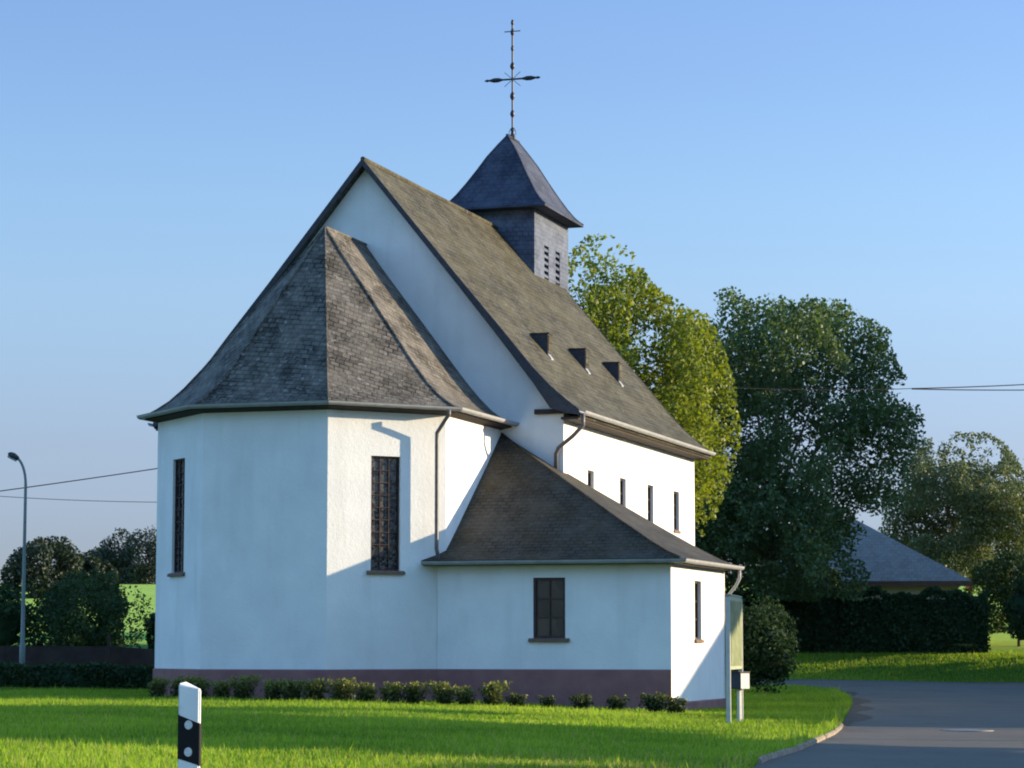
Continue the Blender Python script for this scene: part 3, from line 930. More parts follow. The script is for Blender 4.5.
def grown(name, h, r0, ends, rng, parent, axis, first=0.2, nmain=8):
    """trunk, main limbs and side branches that reach towards the leaf masses"""
    mb = MB()
    n = 8
    tp = [Vector((*axis(h*q/n), h*q/n)) + Vector((rng.normal()*.05*q/n*h*.3, rng.normal()*.05*q/n*h*.3, 0)) for q in range(n+1)]
    rr = [r0*(1-0.88*q/n) for q in range(n+1)]; rr[0] = r0*1.4
    mb.tube([(tp[0].x, tp[0].y, -0.3)] + tp[1:], rr, 9)
    ends = np.asarray(ends)
    mains = ends[rng.permutation(len(ends))[:nmain]]
    limbs = []
    for k, e in enumerate(mains):
        e = Vector(e)
        f = first + (0.75-first)*(k+0.5)/nmain
        q = f*n; a = tp[int(q)].lerp(tp[min(int(q)+1, n)], q-int(q))
        e = a.lerp(e, 0.8); e.z = max(e.z, a.z+0.5)
        rl = r0*(1-0.88*f)*0.62
        pts = [a]
        for t in (0.25, 0.5, 0.75, 1.0):
            p = a.lerp(e, t) + Vector((rng.normal()*.12, rng.normal()*.12, 0.35*math.sin(t*3.14)))*((e-a).length*.12+.2)
            pts.append(p)
        mb.tube(pts, [rl, rl*.85, rl*.65, rl*.45, rl*.2], 6)
        limbs.append((pts, rl))
    for e in ends:
        e = Vector(e)
        best = min(((p-e).length, i, k) for i, (pts, rl) in enumerate(limbs) for k, p in enumerate(pts[1:4]))
        p = limbs[best[1]][0][best[2]+1]; rl = limbs[best[1]][1]*.35
        m = p.lerp(e, .5)+Vector((rng.normal()*.2, rng.normal()*.2, .15))
        mb.tube([p, m, p.lerp(e, .85)], [rl, rl*.6, rl*.15], 5)
    return mb.build(name, M['bark'], parent, smooth=True)

def tree(name, loc, seed, zs, rs, n, leaf, mat, r0, label, cat='tree', lean=(0, 0), group=None, scale=0.6, gap=0.5, xs=1.0, first=0.2, nmain=8, nend=30, lob=0.22, aspect=0.6, tone_var=0.45, low_fill=0.0):
    """broadleaf tree: leaves fill an uneven crown volume in noisy masses with gaps between them"""
    rng = np.random.default_rng(seed)
    z0 = float(ground_z(loc[0], loc[1]))
    t = empty(name, (loc[0], loc[1], z0))
    tag(t, label, cat, group)
    H = zs[-1]; rmax = max(rs)
    axis = lambda z: (lean[0]*(z/H)**1.4, lean[1]*(z/H)**1.4)
    got = []; cnt = 0
    while cnt < n:
        m = min(n*4, 240000)
        P = np.column_stack([rng.uniform(-1.4, 1.4, m)*rmax*xs, rng.uniform(-1.4, 1.4, m)*rmax, rng.uniform(zs[0]-.2, H+.8, m)])
        ax = np.column_stack([lean[0]*(np.clip(P[:, 2], 0, H)/H)**1.4, lean[1]*(np.clip(P[:, 2], 0, H)/H)**1.4])
        d = P[:, :2]-ax; rad = np.hypot(d[:, 0]/xs, d[:, 1]); th = np.arctan2(d[:, 1], d[:, 0])
        lobe = vnoise(np.column_stack([np.cos(th)*1.3+9, np.sin(th)*1.3+9, P[:, 2]/rmax*1.6+3]), seed+1)
        zz = P[:, 2] + (vnoise(np.column_stack([P[:, 0]*.45+7, P[:, 1]*.45+7, P[:, 2]*0]), seed+2)-.5)*H*lob*0.9
        R_ = np.interp(zz, zs, rs, left=0, right=0)*(1+(lobe-.5)*2*lob)
        q = rad/np.maximum(R_, 1e-3)
        dens = 0.62*vnoise(P*scale+5, seed+3)+0.38*vnoise(P*scale*2.6+11, seed+4)
        dens = (dens-0.5)*3.6+0.5
        thr = gap - 0.28 + 0.34*q**2 - low_fill*np.clip(1-(P[:, 2]-zs[0])/(H*.45), 0, 1)
        inner = rng.uniform(0, 1, m) < np.clip(0.25+q, 0, 1)
        k = (q < 1) & (dens > thr) & inner
        got.append(P[k]); cnt += int(k.sum())
    P = np.concatenate(got)[:n]
    V, F = leaf_cards(P, leaf, rng, aspect=aspect, droop=0.15)
    big = vnoise(P*0.8+3, seed+6)
    tone = np.clip(big*tone_var*1.4+rng.uniform(0, 1, n)*(1-tone_var), 0, 1)
    ends = P[rng.permutation(n)[:nend]]
    grown('trunk', H*0.88, r0, ends, rng, t, axis, first, nmain)
    link('crown', np_mesh('crown', V, F, np.repeat(tone, 4)), mat, t)
    return t

# main trees
tree('leafy_tree', (4.0, 104.5), 11, [4, 6, 9, 11.5, 14.5, 16.6, 18.2], [2.8, 4.6, 5.7, 5.2, 4.1, 2.8, 0.8], 62000, 0.22, M['leaf_gold'], 0.34,
     'tall yellow green sunlit tree rising just behind the belfry and nave roof', scale=0.62, gap=0.54, nend=44, lob=0.13)
tree('walnut_tree', (13.6, 137.0), 35, [3.2, 4.4, 6.5, 9, 11.5, 14, 16, 17.6, 18.8], [3.4, 5.4, 6.4, 6.6, 6.8, 6.7, 6.2, 4.8, 2.4], 84000, 0.25, M['leaf_walnut'], 0.30,
     'broad dark green tree with lacy crown in front of the hedge', lean=(1.1, 0), scale=0.56, gap=0.60, nend=60, nmain=10, first=0.24, lob=0.30, low_fill=0.35)
tree('background_tree', (16.3, 145.0), 26, [0.4, 1.5, 3, 4.6, 6.0], [2.4, 3.0, 3.2, 2.6, 0.9], 9000, 0.26, M['leaf_dark'], 0.12,
     'low dark tree standing between the walnut trunk and the house')
tree('background_tree', (11.0, 147.0), 24, [0.6, 3, 6, 9, 11, 12.3], [2.6, 3.6, 4.0, 3.6, 2.6, 0.8], 14000, 0.3, M['leaf_bush'], 0.2,
     'dark olive tree filling the gap between nave end and walnut')
tree('rounded_tree', (29.8, 166.0), 31, [1.6, 3.5, 6.5, 9.2, 10.8, 12.0], [2.8, 4.8, 5.5, 5.0, 3.6, 1.2], 56000, 0.22, M['leaf_olive'], 0.22,
     'rounded grey olive tree behind the house roof at the right', scale=0.6, gap=0.46, lob=0.28)

# hedge on the bank at the right
def leaf_block(name, mat, poly, z0s, z1, seed, n, leaf, label=None, cat=None, thick=0.5, core=True, parent=None):
    """clipped hedge: polyline (x,y) with a half width, leaves over its faces and a dark core inside"""
    rng = np.random.default_rng(seed)
    P = [Vector(p) for p in poly]
    L = sum((b-a).length for a, b in zip(P[:-1], P[1:]))
    pts = []
    mb = MB()
    for a, b in zip(P[:-1], P[1:]):
        d = (b-a); l = d.length; d = d/l; nn = Vector((d.y, -d.x))
        m = int(n*l/L)
        s = rng.uniform(-0.1, l+0.1, m)
        w = rng.uniform(-1, 1, m)*thick; h = rng.uniform(0, 1, m)
        pick = rng.uniform(0, 1, m)
        w = np.where(pick < 0.42, -thick*rng.uniform(0.85, 1.1, m), np.where(pick < 0.6, thick*rng.uniform(0.85, 1.1, m), w))
        h = np.where(pick > 0.72, rng.uniform(0.92, 1.03, m), h)
        X = a.x+d.x*s+nn.x*-w; Y = a.y+d.y*s+nn.y*-w
        wob = 1+0.05*np.sin(s*1.7+seed)+0.04*np.sin(s*4.1)
        X += nn.x*0.12*np.sin(s*2.3+h*3); Y += nn.y*0.12*np.sin(s*2.3+h*3)
        Z = ground_z(X, Y)
        Z = Z + (z1*wob)*h
        pts.append(np.column_stack([X, Y, Z]))
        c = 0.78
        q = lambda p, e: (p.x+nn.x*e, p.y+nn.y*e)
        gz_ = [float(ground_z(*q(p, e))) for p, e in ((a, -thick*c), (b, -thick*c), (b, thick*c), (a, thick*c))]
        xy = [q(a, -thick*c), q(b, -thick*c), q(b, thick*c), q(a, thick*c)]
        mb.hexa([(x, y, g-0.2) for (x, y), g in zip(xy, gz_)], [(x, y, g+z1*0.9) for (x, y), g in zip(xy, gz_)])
    pts = np.concatenate(pts)
    V, F = leaf_cards(pts, leaf, rng, up=0.1)
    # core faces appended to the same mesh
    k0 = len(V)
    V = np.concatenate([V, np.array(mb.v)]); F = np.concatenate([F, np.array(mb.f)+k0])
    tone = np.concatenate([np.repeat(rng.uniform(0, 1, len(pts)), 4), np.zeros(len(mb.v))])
    o = link(name, np_mesh(name, V, F, tone), mat, parent)
    if label: tag(o, label, cat)
    return o
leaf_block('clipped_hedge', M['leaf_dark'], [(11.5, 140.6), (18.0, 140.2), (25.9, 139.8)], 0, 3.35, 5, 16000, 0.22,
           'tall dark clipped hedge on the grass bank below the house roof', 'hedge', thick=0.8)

# house behind the hedge
house = empty('bungalow', (21.7, 153.5, float(ground_z(20.6, 153.5))), R(-8))
tag(house, 'cream bungalow with blue grey hipped roof showing above the hedge', 'house')
hz0 = house.location.z
hm = MB(); hm.box((-6.2, -3.6, -0.3), (4.9, 4.5, 5.35-hz0)); hm.build('wall', M['house_wall'], house)
hr = MB()
ze_, zr_ = 5.5-hz0, 9.3-hz0
e = [(-7.0, -4.4, ze_), (5.7, -4.4, ze_), (5.7, 5.3, ze_), (-7.0, 5.3, ze_)]
ra, rb = (-4.6, 0.45, zr_), (-0.9, 0.45, zr_)
hr.face([e[0], e[1], rb, ra]); hr.face([e[2], e[3], ra, rb]); hr.face([e[1], e[2], rb]); hr.face([e[3], e[0], ra]); hr.face(e[::-1])
hro = hr.build('roof', M['house_roof'], house, uv=0.0)
fm = MB(); fm.sweep([(-6.95, -4.35), (5.65, -4.35), (5.65, 5.25)], [(0.0, ze_-0.30), (0.09, ze_-0.30), (0.09, ze_-0.02), (0.0, ze_-0.02)]); fm.build('fascia', M['fascia'], hro)
for wx in (-4.2, -1.0, 2.4):
    f = MB(); f.box((wx-.7, -3.66, 1.2), (wx+.7, -3.603, 2.5)); fo = f.build('window', M['box_pale'], house)
    p = MB(); p.box((wx-.6, -3.68, 1.3), (wx+.6, -3.663, 2.4)); p.build('pane', M['pane'], fo)

# bushes
def bush(name, loc, rx, ry, h, seed, n, leaf, mat, label, cat='bush', z_low=0.12, group=None, clumps=26, rough=0.25, core=0.7):
    rng = np.random.default_rng(seed)
    z0 = float(ground_z(loc[0], loc[1]))
    C, Rr = [], []
    V0 = []; F0 = []
    for i in range(clumps):
        d = rng.normal(size=3); d /= np.linalg.norm(d)
        f = rng.uniform(0.55, 0.82)
        C.append((d[0]*rx*f, d[1]*ry*f, h*(0.5+z_low*.5) + d[2]*h*0.5*f*(1-z_low))); Rr.append(min(rx, h*.5)*rng.uniform(0.3, 0.3+rough))
    P, cid = clump_points(np.array(C), np.array(Rr), n/clumps, rng, 0.9, 0.5)
    P = P[P[:, 2] > 0.02]
    V, F = leaf_cards(P, leaf, rng, up=0.15)
    tone = np.repeat(rng.uniform(0, 1, len(P)), 4)
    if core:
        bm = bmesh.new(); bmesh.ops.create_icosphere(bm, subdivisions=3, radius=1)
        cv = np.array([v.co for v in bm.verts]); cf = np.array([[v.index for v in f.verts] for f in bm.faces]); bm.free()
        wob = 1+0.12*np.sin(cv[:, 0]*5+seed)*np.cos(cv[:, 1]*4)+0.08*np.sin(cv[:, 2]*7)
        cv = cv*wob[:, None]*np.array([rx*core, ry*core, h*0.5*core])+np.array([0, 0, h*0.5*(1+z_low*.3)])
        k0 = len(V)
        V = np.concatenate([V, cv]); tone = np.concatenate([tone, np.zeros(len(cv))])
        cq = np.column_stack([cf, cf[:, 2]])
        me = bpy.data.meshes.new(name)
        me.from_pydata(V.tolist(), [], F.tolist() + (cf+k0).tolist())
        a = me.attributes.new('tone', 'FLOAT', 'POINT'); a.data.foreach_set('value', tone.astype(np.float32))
    else:
        me = np_mesh(name, V, F, tone)
    o = link(name, me, mat)
    o.location = (loc[0], loc[1], z0)
    return tag(o, label, cat, group)

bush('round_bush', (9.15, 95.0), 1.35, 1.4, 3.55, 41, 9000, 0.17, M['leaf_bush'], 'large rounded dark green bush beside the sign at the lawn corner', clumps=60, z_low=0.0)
# small tree and dark shrubs at the right edge
bush('dark_shrub', (28.2, 139.6), 1.25, 1.2, 4.3, 42, 3000, 0.25, M['leaf_dark'], 'dark shrub at the right edge of the picture past the hedge gap')
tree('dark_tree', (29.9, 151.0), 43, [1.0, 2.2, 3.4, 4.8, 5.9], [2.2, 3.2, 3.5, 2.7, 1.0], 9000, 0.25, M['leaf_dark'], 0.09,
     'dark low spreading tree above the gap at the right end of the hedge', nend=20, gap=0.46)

# left background
leaf_block('low_hedge', M['leaf_bush'], [(-26.0, 83.0), (-18, 82.4), (-11.5, 81.5), (-7, 81.0)], 0, 0.72, 6, 9000, 0.16, 'knee high dark hedge across the lawn left of the church', 'hedge', thick=0.45)
mb = MB()
pp = [(-30, 90.5), (-22, 90.2), (-14, 89.5), (-7, 89.0)]
for a_, b_ in zip(pp[:-1], pp[1:]):
    d = (Vector(b_)-Vector(a_)).normalized(); n_ = Vector((d.y, -d.x))*0.16
    za_, zb_ = float(ground_z(*a_)), float(ground_z(*b_))
    lo = [(a_[0]+n_.x, a_[1]+n_.y, za_-.3), (b_[0]+n_.x, b_[1]+n_.y, zb_-.3), (b_[0]-n_.x, b_[1]-n_.y, zb_-.3), (a_[0]-n_.x, a_[1]-n_.y, za_-.3)]
    mb.hexa(lo, [(p[0], p[1], p[2]+.3+0.98) for p in lo])
tag(mb.build('low_wall', M['low_wall'], bevel=0.03), 'dark brown low wall running behind the knee high hedge at the left', 'wall')
pm = MB(); pm.box((-14.05, 88.9, 0.5), (-13.95, 89.0, 2.0)); pm.lathe((-14.0, 88.95, 2.0), [(0.07, 0), (0.05, 0.05), (0.01, 0.09)], 8)
tag(pm.build('fence_post', M['low_wall']), 'thin wooden post standing at the dark low wall near the apse', 'post')

tree('wide_shrub', (-16.5, 98.5), 51, [0.1, 0.8, 1.8, 2.8, 3.5], [1.5, 2.0, 2.0, 1.4, 0.4], 7500, 0.17, M['leaf_dark'], 0.07,
     'wide dark shrub behind the low wall to the right of the street lamp', cat='bush', scale=1.1, gap=0.42, lob=0.4, nend=16, nmain=6)
tree('tall_shrub', (-17.4, 102.0), 52, [0.2, 1.2, 2.4, 3.4, 4.2], [1.2, 1.8, 1.9, 1.3, 0.4], 6500, 0.17, M['leaf_bush'], 0.07,
     'taller loose shrub rising behind the street lamp pole', cat='bush', scale=1.1, gap=0.44, lob=0.4, nend=16, nmain=6)
bush('edge_shrub', (-19.9, 98.0), 1.4, 1.3, 3.1, 53, 4000, 0.22, M['leaf_dark'], 'dark shrub at the left edge of the picture left of the lamp', clumps=26)
bush('apse_side_shrub', (-13.4, 99.0), 0.8, 0.8, 2.3, 54, 2500, 0.2, M['leaf_dark'], 'dark shrub half hidden by the left edge of the apse', clumps=20, core=0.6)
tree('young_tree', (-15.25, 100.5), 55, [0.4, 1.2, 2.1, 2.9, 3.5], [0.7, 1.1, 1.1, 0.8, 0.3], 900, 0.14, M['leaf_dark'], 0.045,
     'loose young tree with side branches against the bright field left of the apse', scale=1.3, gap=0.5, nend=16, nmain=7)
# trees on the hill crest at the left
crest = [(-46.8, 255, 6.4, 3.4, 'rounded tree on the hill field, leftmost above the shrubs'),
         (-43.2, 262, 4.6, 2.4, 'smaller tree on the hill field just right of the leftmost one'),
         (-59.3, 388, 8.0, 4.6, 'low hill crest tree in the middle of the dark wood edge on the left'),
         (-54.5, 384, 9.4, 4.8, 'tallest hill crest tree nearest the left edge of the apse'),
         (-50.5, 388, 9.8, 5.0, 'hill crest tree partly hidden behind the left edge of the apse'),
         (-64.0, 392, 5.8, 4.4, 'lowest hill crest tree at the left end of the dark wood edge')]
for i, (x, y, h, r, lab) in enumerate(crest):
    tree('hill_tree', (x, y), 60+i, [0.0, h*.2, h*.5, h*.8, h], [r*.85, r*1.05, r*1.1, r*.75, r*.2], 7000, 0.42, M['leaf_far'], 0.2, lab, group='trees on the hill behind the field', nend=14, gap=0.42, scale=0.5, lob=0.3)

# off to the right of the frame: unseen trees added to shade lawn and road
rng0 = np.random.default_rng(77)
def shade_tree(x, y, zc, rx, ry, rz, seed, label, n=60, leaf=0.55, per=170, mat='leaf_bush'):
    rng = np.random.default_rng(seed)
    z0 = float(ground_z(x, y))
    t = empty('added_shade_tree', (x, y, z0)); tag(t, label, 'tree', 'added shadow trees off to the right')
    C = []; Rr = []
    while len(C) < n:
        d = rng.uniform(-1, 1, 3)
        if d @ d > 1: continue
        C.append((d[0]*rx, d[1]*ry, zc-z0+d[2]*rz)); Rr.append(rng.uniform(.28, .42)*min(ry, rz*1.3))
    C = np.array(C)
    woody('trunk', zc-z0+rz*.5, 0.22, C, rng, t, 0.4, nl=10)
    crown_object('crown', M[mat], C, np.array(Rr), per, leaf, rng, t, 0.85, 0.7)
    return t
shade_tree(28, 60.0, 8.7, 1.6, 5.8, 1.7, 81, 'added shadow tree right of the frame with the highest crown of the near row', n=110)
shade_tree(28, 53.0, 7.1, 1.6, 5.2, 1.8, 91, 'middle added shadow tree of the near row right of the frame', n=110)
shade_tree(28, 46.0, 5.7, 1.6, 4.6, 1.8, 82, 'lower added shadow tree right of the frame nearer the camera', n=110)
shade_tree(22, 39.5, 2.2, 1.8, 6.8, 2.1, 83, 'bushy added shadow tree right of the frame close to the asphalt', n=110)
shade_tree(36, 67.8, 3.0, 2, 6.0, 3.0, 84, 'low spreading added shadow tree right of the frame across from the church', n=130)
shade_barn = empty('shade_barn', (36, 86, 0)); tag(shade_barn, 'broad white barn with shallow pitched roof, unseen right of the frame, added to cast shadow', 'shade_barn')  # added out of view; its roof edge shades the annex side wall
m = MB()
prb = [(-13.6, -0.5), (13.6, -0.5), (13.6, 5.55), (0, 10.0), (-13.6, 5.55)]
m.hexa([(0, y, z) for y, z in prb], [(13, y, z) for y, z in prb]); bw_ = m.build('wall', M['house_wall'], shade_barn)
for sg in (1, -1):
    m = MB(); q_ = [(0, 10.02), (sg*14.2, 5.38), (sg*14.2, 5.60), (0, 10.24)]
    m.hexa([(-0.5, y, z) for y, z in q_], [(13.5, y, z) for y, z in q_]); m.build('roof', M['house_roof'], shade_barn, uv=0.0)
m = MB(); m.box((-0.06, -1.8, -0.2), (-0.004, 1.8, 3.4)); m.build('door', M['soffit'], shade_barn)
shade_tree(38, 106.5, 5.0, 3.2, 7.5, 4.8, 87, 'dense added shadow tree right of the frame where the road bends', n=80)
shade_tree(39, 118, 5.2, 3.5, 8, 5.2, 88, 'tall added shadow tree right of the frame before the bank', n=90)
shade_tree(39, 131, 4.4, 3.0, 6.2, 4.4, 90, 'wide added shadow tree right of the frame at the foot of the bank', n=80)
shade_tree(42, 142, 14.5, 5, 8.5, 7.2, 89, 'tallest added shadow tree right of the frame shading the walnut', n=130, per=220)

# ------------------------------------------------------------------ plinth shrubs
def church_w(u, v):
    a_ = R(CAZ)
    return (CX+u*math.sin(a_)+v*math.cos(a_), CY+u*math.cos(a_)-v*math.sin(a_))
def shrub_mesh(name, seed, w, h, n, leaf, spiky):
    rng = np.random.default_rng(seed)
    P = []
    for s in range(14 if spiky else 10):
        a = rng.uniform(0, 6.28); r = rng.uniform(0, w*.5); top = h*rng.uniform(0.65, 1.0)
        m = n//14
        t = rng.uniform(0.1, 1, m)**0.8
        P.append(np.column_stack([math.cos(a)*r*(0.5+0.6*t)+rng.normal(0, w*.09, m), math.sin(a)*r*(0.5+0.6*t)+rng.normal(0, w*.09, m), top*t]))
    P = np.concatenate(P)
    V, F = leaf_cards(P, leaf, rng, up=0.2, aspect=0.5)
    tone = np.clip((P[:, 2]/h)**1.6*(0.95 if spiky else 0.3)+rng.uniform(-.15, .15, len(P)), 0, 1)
    return np_mesh(name, V, F, np.repeat(tone, 4))
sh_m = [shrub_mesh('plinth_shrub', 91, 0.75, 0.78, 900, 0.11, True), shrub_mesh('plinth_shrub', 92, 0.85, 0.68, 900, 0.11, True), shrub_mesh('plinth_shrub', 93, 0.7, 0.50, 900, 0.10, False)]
def shrub_at(px): # plan position along the row in front of the plinth
    return px
rows = []
# (x, y, mesh index, scale, label)
names_ = ['first', 'second', 'third', 'fourth', 'fifth', 'sixth', 'seventh', 'eighth', 'ninth', 'tenth', 'eleventh']
labs = ['leftmost of the row beside the knee high hedge', 'second from the left below the narrow apse window', 'third from the left', 'fourth from the left', 'fifth from the left', 'sixth from the left', 'seventh from the left', 'eighth from the left',
        'ninth from the left', 'tenth from the left', 'eleventh from the left', 'twelfth from the left', 'last but two of the yellow tipped ones', 'last but one of the yellow tipped ones', 'rightmost of the yellow tipped ones']
for i, lab in enumerate(labs):
    x = -9.6 + 9.1*i/14 + 0.05*math.sin(i*2.7)
    y = float(np.interp(x, [-10, -9, -6.5, -3.2, -1, 5], [70.0, 68.9, 66.9, 65.6, 65.6, 65.0]))
    rows.append((x, y, i % 2, 0.95+0.2*((i*37) % 10)/10, 'yellow tipped shrub at the purple plinth, ' + lab))
dk = [(0.15, 'dark rounded shrub at the plinth left of the annex window'), (0.95, 'dark rounded shrub at the plinth under the annex window'), (1.75, 'dark rounded shrub at the plinth just right of the annex window'),
      (2.65, 'dark shrub with pale tips midway between annex window and corner'), (3.65, 'larger dark shrub at the plinth left of the annex corner'), (4.2, 'rightmost shrub standing at the annex corner')]
for i, (x, lab) in enumerate(dk):
    rows.append((x, float(np.interp(x, [0, 4.4], [66.4, 65.6])), 2, [1.0, 0.9, 1.1, 1.1, 1.35, 1.2][i], lab))
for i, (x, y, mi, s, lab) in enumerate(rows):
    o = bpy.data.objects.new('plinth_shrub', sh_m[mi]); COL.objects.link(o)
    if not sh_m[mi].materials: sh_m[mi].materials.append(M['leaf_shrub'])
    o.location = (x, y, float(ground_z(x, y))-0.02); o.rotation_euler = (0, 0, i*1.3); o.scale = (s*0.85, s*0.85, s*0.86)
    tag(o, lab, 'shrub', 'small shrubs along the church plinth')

# ------------------------------------------------------------------ street lamp, wires
lz = float(ground_z(-16.82, 88.0))
lamp = empty('street_lamp', (-16.82, 88.0, lz))
tag(lamp, 'tall grey street lamp with curved arm beside the dark shrubs', 'street lamp')
mb = MB()
top = 7.35+0.12
pts = [(0, 0, -0.3), (0, 0, 1.1), (0, 0, 1.15), (0, 0, 4), (0.0, 0, top-0.9)]
rr = [0.10, 0.10, 0.075, 0.06, 0.05]
for a_ in np.linspace(0, 1, 8)[1:]:
    ang = a_*R(70); pts.append((-0.42*(1-math.cos(ang))*1.05, 0, top-0.9+1.0*math.sin(ang))); rr.append(0.045)
mb.tube(pts, rr, 12)
mb.build('pole', M['lamp'], lamp, smooth=True)
ex = Vector(pts[-1])
mb = MB()
hd = Vector((-0.80, 0, 0.42)).normalized()
up = Vector((0.42, 0, 0.80)).normalized()
for s in (0,):
    secs = [(0.0, .05, .05), (.06, .11, .085), (.22, .15, .12), (.36, .12, .085), (.42, .04, .03)]
    rings = []
    for (t, w_, h_) in secs:
        c = ex + hd*(t-0.04)
        rings.append([mb.vert(c + Vector((0, 1, 0))*w_*math.cos(q) + up*h_*math.sin(q)) for q in np.linspace(0, 2*math.pi, 13)[:-1]])
    for a_, b_ in zip(rings[:-1], rings[1:]):
        for q in range(12): mb.f.append([a_[q], a_[(q+1) % 12], b_[(q+1) % 12], b_[q]])
    mb.f.append(rings[0][::-1]); mb.f.append(rings[-1])
head = mb.build('lamp_head', M['lamp_head'], lamp, smooth=True)
mb = MB()
cc = ex + hd*0.17 - up*0.105
mb.hexa([cc+hd*a_+Vector((0, b_, 0))-up*0.03 for a_, b_ in ((-.15, -.07), (.15, -.07), (.15, .07), (-.15, .07))], [cc+hd*a_+Vector((0, b_, 0))+up*0.03 for a_, b_ in ((-.17, -.09), (.17, -.09), (.17, .09), (-.17, .09))])
mb.build('lens', M['lens'], head)

def cable(a_, b_, sag, r, label):
    a_, b_ = Vector(a_), Vector(b_)
    pts = [a_.lerp(b_, t)-Vector((0, 0, sag*4*t*(1-t))) for t in np.linspace(0, 1, 25)]
    mb = MB(); mb.tube(pts, r, 6)
    return tag(mb.build('overhead_cable', M['cable'], smooth=True), label, 'cable')
cable((-30.0, 95, 6.1), (-2.0, 95, 10.15), 0.25, 0.019, 'upper overhead cable crossing the sky left of the apse')
cable((-30.0, 96, 8.6), (-4.0, 96, 7.45), 0.85, 0.011, 'thin lower overhead cable sagging left of the apse')
cable((1.5, 96, 11.9), (18.7, 118.5, 13.68), 0.25, 0.018, 'thin overhead cable passing in front of the yellow green tree')
cable((18.7, 118.5, 13.68), (36.0, 141, 16.75), 0.12, 0.026, 'upper of the two overhead cables at the right beyond the dark tree')
cable((18.7, 118.5, 13.66), (36.0, 141, 16.1), 0.12, 0.026, 'lower of the two overhead cables at the right beyond the dark tree')

# ------------------------------------------------------------------ information board
def sign():
    x0, y0, x1, y1 = 4.86, 57.6, 5.37, 60.2
    g0, g1 = float(ground_z(x0, y0)), float(ground_z(x1, y1))
    t = empty('information_board', (x0, y0, g0)); tag(t, 'pale green map board on two posts seen edge on by the annex corner', 'sign')
    D = Vector((x1-x0, y1-y0, 0)).normalized(); L = math.hypot(x1-x0, y1-y0); n = Vector((D.y, -D.x, 0))
    if n.x < 0: n = -n
    n = -n if n.dot(Vector((0, -1, 0))) < 0 else n
    def blk(mb, s0, s1, z0, z1, e0, e1):
        q = lambda s, z, k: Vector((0, 0, z-0)) + D*s + n*k
        mb.hexa([q(s0, z0, e0), q(s1, z0, e0), q(s1, z0, e1), q(s0, z0, e1)], [q(s0, z1, e0), q(s1, z1, e0), q(s1, z1, e1), q(s0, z1, e1)])
    zb, zt_ = 1.12-g0, 2.78-g0
    for s in (0.0, L):
        m = MB(); blk(m, s-.05, s+.05, -0.3, zt_-0.02, -.05, .05); m.build('post', M['sign_post'], t, bevel=0.01)
    m = MB(); blk(m, 0.06, L-0.06, zb, zt_, -.045, .045); fr = m.build('board', M['sign_frame'], t, bevel=0.01)
    m = MB(); blk(m, 0.14, L-0.14, zb+.08, zt_-.10, .047, .055); m.build('map_panel', M['map'], fr)
    m = MB(); blk(m, 0.02, L-0.02, zt_+0.002, zt_+.04, -.055, .055); m.build('cap', M['sign_frame'], fr, bevel=0.008)
    return t
sign()
bx = empty('grey_box', (5.22, 58.9, float(ground_z(5.2, 58.9)))); bx.rotation_euler = (0, 0, R(43))
tag(bx, 'small box with pale side on a short post below the map board', 'box')
m = MB(); m.box((-.04, -.04, -.3), (.04, .04, .78)); m.build('post', M['sign_post'], bx)
m = MB(); m.box((-.16, -.16, .782), (.16, .16, 1.15)); bxb = m.build('body', M['box_dark'], bx, bevel=0.015)
m = MB(); m.box((-.15, -.182, .79), (.15, -.162, 1.14)); m.build('door', M['box_pale'], bx, bevel=0.006)
m = MB(); m.box((-.18, -.19, 1.153), (.18, .18, 1.18)); m.build('lid', M['box_dark'], bx, bevel=0.01)

# manhole cover in the road
mh = empty('manhole_cover', (9.8, 55.3, float(ground_z(9.8, 55.3))+0.025)); tag(mh, 'pale round manhole cover in the sunlit strip of asphalt', 'manhole cover')
m = MB(); m.lathe((0, 0, 0.0), [(0.56, 0.0), (0.56, 0.018), (0.45, 0.02), (0.45, 0.012)], 32); m.build('ring', M['iron_cover'], mh)
m = MB(); m.lathe((0, 0, 0.0), [(0.44, 0.014), (0.44, 0.02), (0.42, 0.024)], 32); m.build('lid', M['iron_cover'], mh)

# ------------------------------------------------------------------ roadside marker post
px_, py_ = -1.72, 13.7
gp = float(ground_z(px_, py_))
mk = empty('marker_post', (px_, py_, gp), R(12))
tag(mk, 'white roadside marker post with black band and two pale reflectors', 'marker post')
topz = 1.445-gp
def post_section(n=18):
    # rounded triangular hollow post section, front (camera side) is -y
    pts = []
    w, d_ = 0.061, 0.05
    base = [(-w, -d_*.55), (w*0.80, -d_*.70), (w, -d_*.35), (w*.45, d_*.8), (-w*.3, d_), (-w*.95, d_*.1)]
    return base
sec = post_section()
def topcut(x): return topz - 0.012 - 0.58*max(0, x+0.03) - 1.2*max(0, -(x+0.042))
m = MB()
m.hexa([(x, y, -0.3) for x, y in sec], [(x, y, topcut(x)) for x, y in sec])
body = m.build('post', M['post_white'], mk, bevel=0.006)
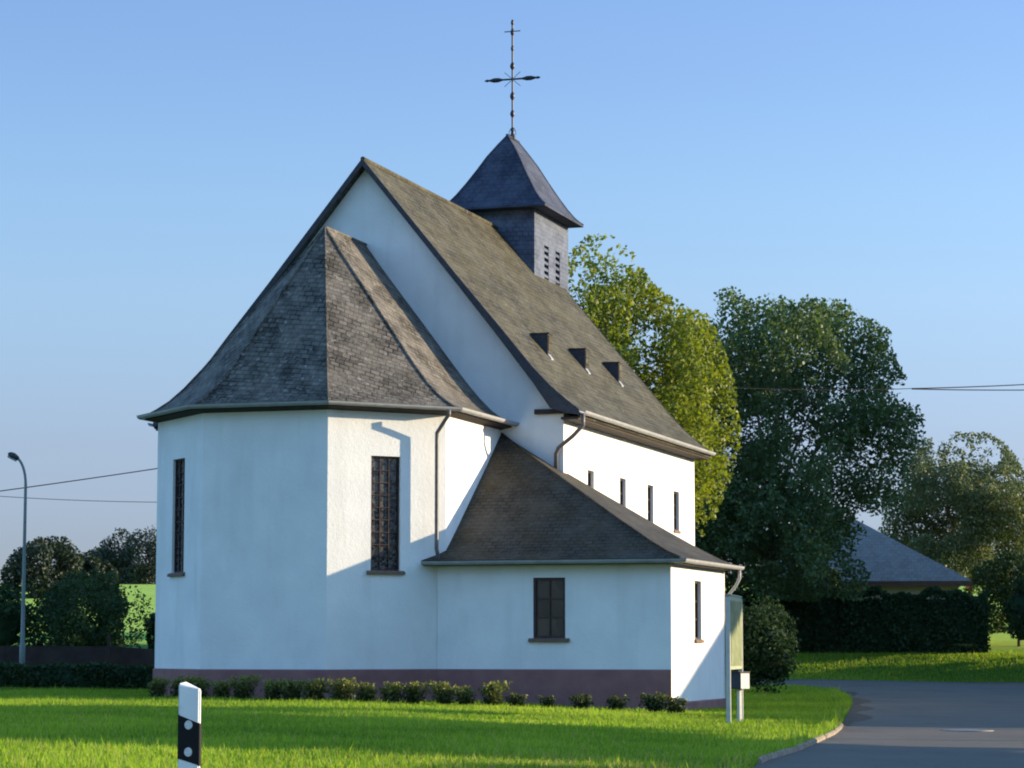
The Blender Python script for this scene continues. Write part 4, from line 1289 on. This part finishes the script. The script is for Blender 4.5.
# black band: slanting sleeve 2.5 mm proud of the body
m = MB()
cxs = [(x*1.045, y*1.05) for x, y in sec]
bl = lambda x: 1.02-gp - 0.33*(x+0.06) - 0.005
bh = lambda x: 1.25-gp - 0.42*(x+0.06)
m.hexa([(x, y, bl(x)) for x, y in cxs], [(x, y, bh(x)) for x, y in cxs])
band = m.build('black_band', M['post_black'], mk, bevel=0.002)
fd = Vector((sec[1][0]-sec[0][0], sec[1][1]-sec[0][1], 0)).normalized(); fn = Vector((fd.y, -fd.x, 0))
for z in (1.195-gp, 1.052-gp):
    c = Vector((-0.008, -0.0315*1.0, z))
    c = Vector((c.x, sec[0][1]*1.05+(c.x-sec[0][0])*(sec[1][1]-sec[0][1])*1.05/(sec[1][0]-sec[0][0]), z))
    ring = []
    m = MB()
    a_ = [c+fn*0.0005+fd*0.021*math.cos(q)+Vector((0, 0, 0.024*math.sin(q))) for q in np.linspace(0, 2*math.pi, 25)[:-1]]
    b_ = [p+fn*0.004 for p in a_]
    m.hexa(a_, b_)
    m.build('reflector', M['reflector'], band)

# ------------------------------------------------------------------ grass
def in_church(x, y):
    a_ = R(CAZ); dx, dy = x-CX, y-CY
    u = dx*math.sin(a_)+dy*math.cos(a_); v = dx*math.cos(a_)-dy*math.sin(a_)
    nave = (np.abs(v) < 6.3) & (u > -0.1) & (u < 16.7)
    an_ = (v > 3.9) & (v < 10.75) & (u > -5.27) & (u < 1.05)
    ap_ = (np.abs(v) < 4.4) & (u > -7.7) & (u < 0) & (np.abs(v)+(-u-5.2) < 4.4)
    return nave | an_ | ap_
def grass():
    rng = np.random.default_rng(9)
    n = 1200000
    # sample the visible wedge with density falling with distance
    y = 27 + (84-27)*rng.uniform(0, 1, n)**1.15
    x = rng.uniform(-1, 1, n)*(0.215*y+1.2)
    keep = (x < kerb_x(y)-0.05) & ~in_church(x, y)
    # patchiness
    pat = 0.5+0.5*np.sin(x*1.3+np.sin(y*0.9)*1.7)*np.cos(y*0.7+x*0.35)
    keep &= rng.uniform(0, 1, n) < 0.45+0.4*pat
    x, y, pat = x[keep][:520000], y[keep][:520000], pat[keep][:520000]
    # bank and far side of the lawn
    m = 70000
    bxx = rng.uniform(9, 31, m); byy = far_y(bxx) + rng.uniform(0.2, 16, m)
    mxx = rng.uniform(2, 13, 50000); myy = rng.uniform(84, 109, 50000); kk = (mxx < kerb_x(myy)-0.1) & ~in_church(mxx, myy)
    X = np.concatenate([x, bxx, mxx[kk]]); Y = np.concatenate([y, byy, myy[kk]])
    pt = np.concatenate([pat, np.full(m, .4), np.full(kk.sum(), .4)])
    s = np.concatenate([np.ones(len(x)), np.full(m, 1.7), np.full(kk.sum(), 1.5)])
    # longer unmown tufts along the kerb and the wall foot
    ky = rng.uniform(30, 100, 26000); kx = kerb_x(ky) - np.abs(rng.normal(0.02, 0.16, 26000))
    X = np.concatenate([X, kx]); Y = np.concatenate([Y, ky]); pt = np.concatenate([pt, rng.uniform(0, 1, 26000)]); s = np.concatenate([s, rng.uniform(1.0, 2.0, 26000)])
    n = len(X)
    h = rng.gamma(5, 0.0115, n)*s*(0.8+0.5*pt); w = rng.uniform(0.010, 0.020, n)*s
    a = rng.uniform(0, 2*np.pi, n); ln = rng.uniform(0.1, 0.7, n)*h; la = rng.uniform(0, 2*np.pi, n)
    Z = ground_z(X, Y)
    P0 = np.column_stack([X-np.cos(a)*w, Y-np.sin(a)*w, Z-0.01]); P1 = np.column_stack([X+np.cos(a)*w, Y+np.sin(a)*w, Z-0.01])
    P2 = np.column_stack([X+np.cos(la)*ln, Y+np.sin(la)*ln, Z+h])
    V = np.stack([P0, P1, P2], 1).reshape(-1, 3); F = np.arange(3*n).reshape(-1, 3)
    big = 0.5+0.5*np.sin(X*0.37+1.3*np.sin(Y*0.23))*np.sin(Y*0.31+0.8)
    dry = (rng.uniform(0, 1, n) < 0.03+0.10*big*pt+0.25*np.exp(-((X-1.5)**2/6+(Y-33)**2/14)))
    tone = np.clip(0.12+0.3*pt+0.3*big+rng.normal(0, 0.17, n), 0, 0.84)
    tone = np.where(dry, rng.uniform(0.93, 1, n), tone)
    me = np_mesh('grass', V, F, np.repeat(tone, 3))
    return tag(link('grass', me, M['grass']), 'short mown grass of the lawn and bank', 'grass', kind='stuff')
grass()

print('objects', len(bpy.data.objects))
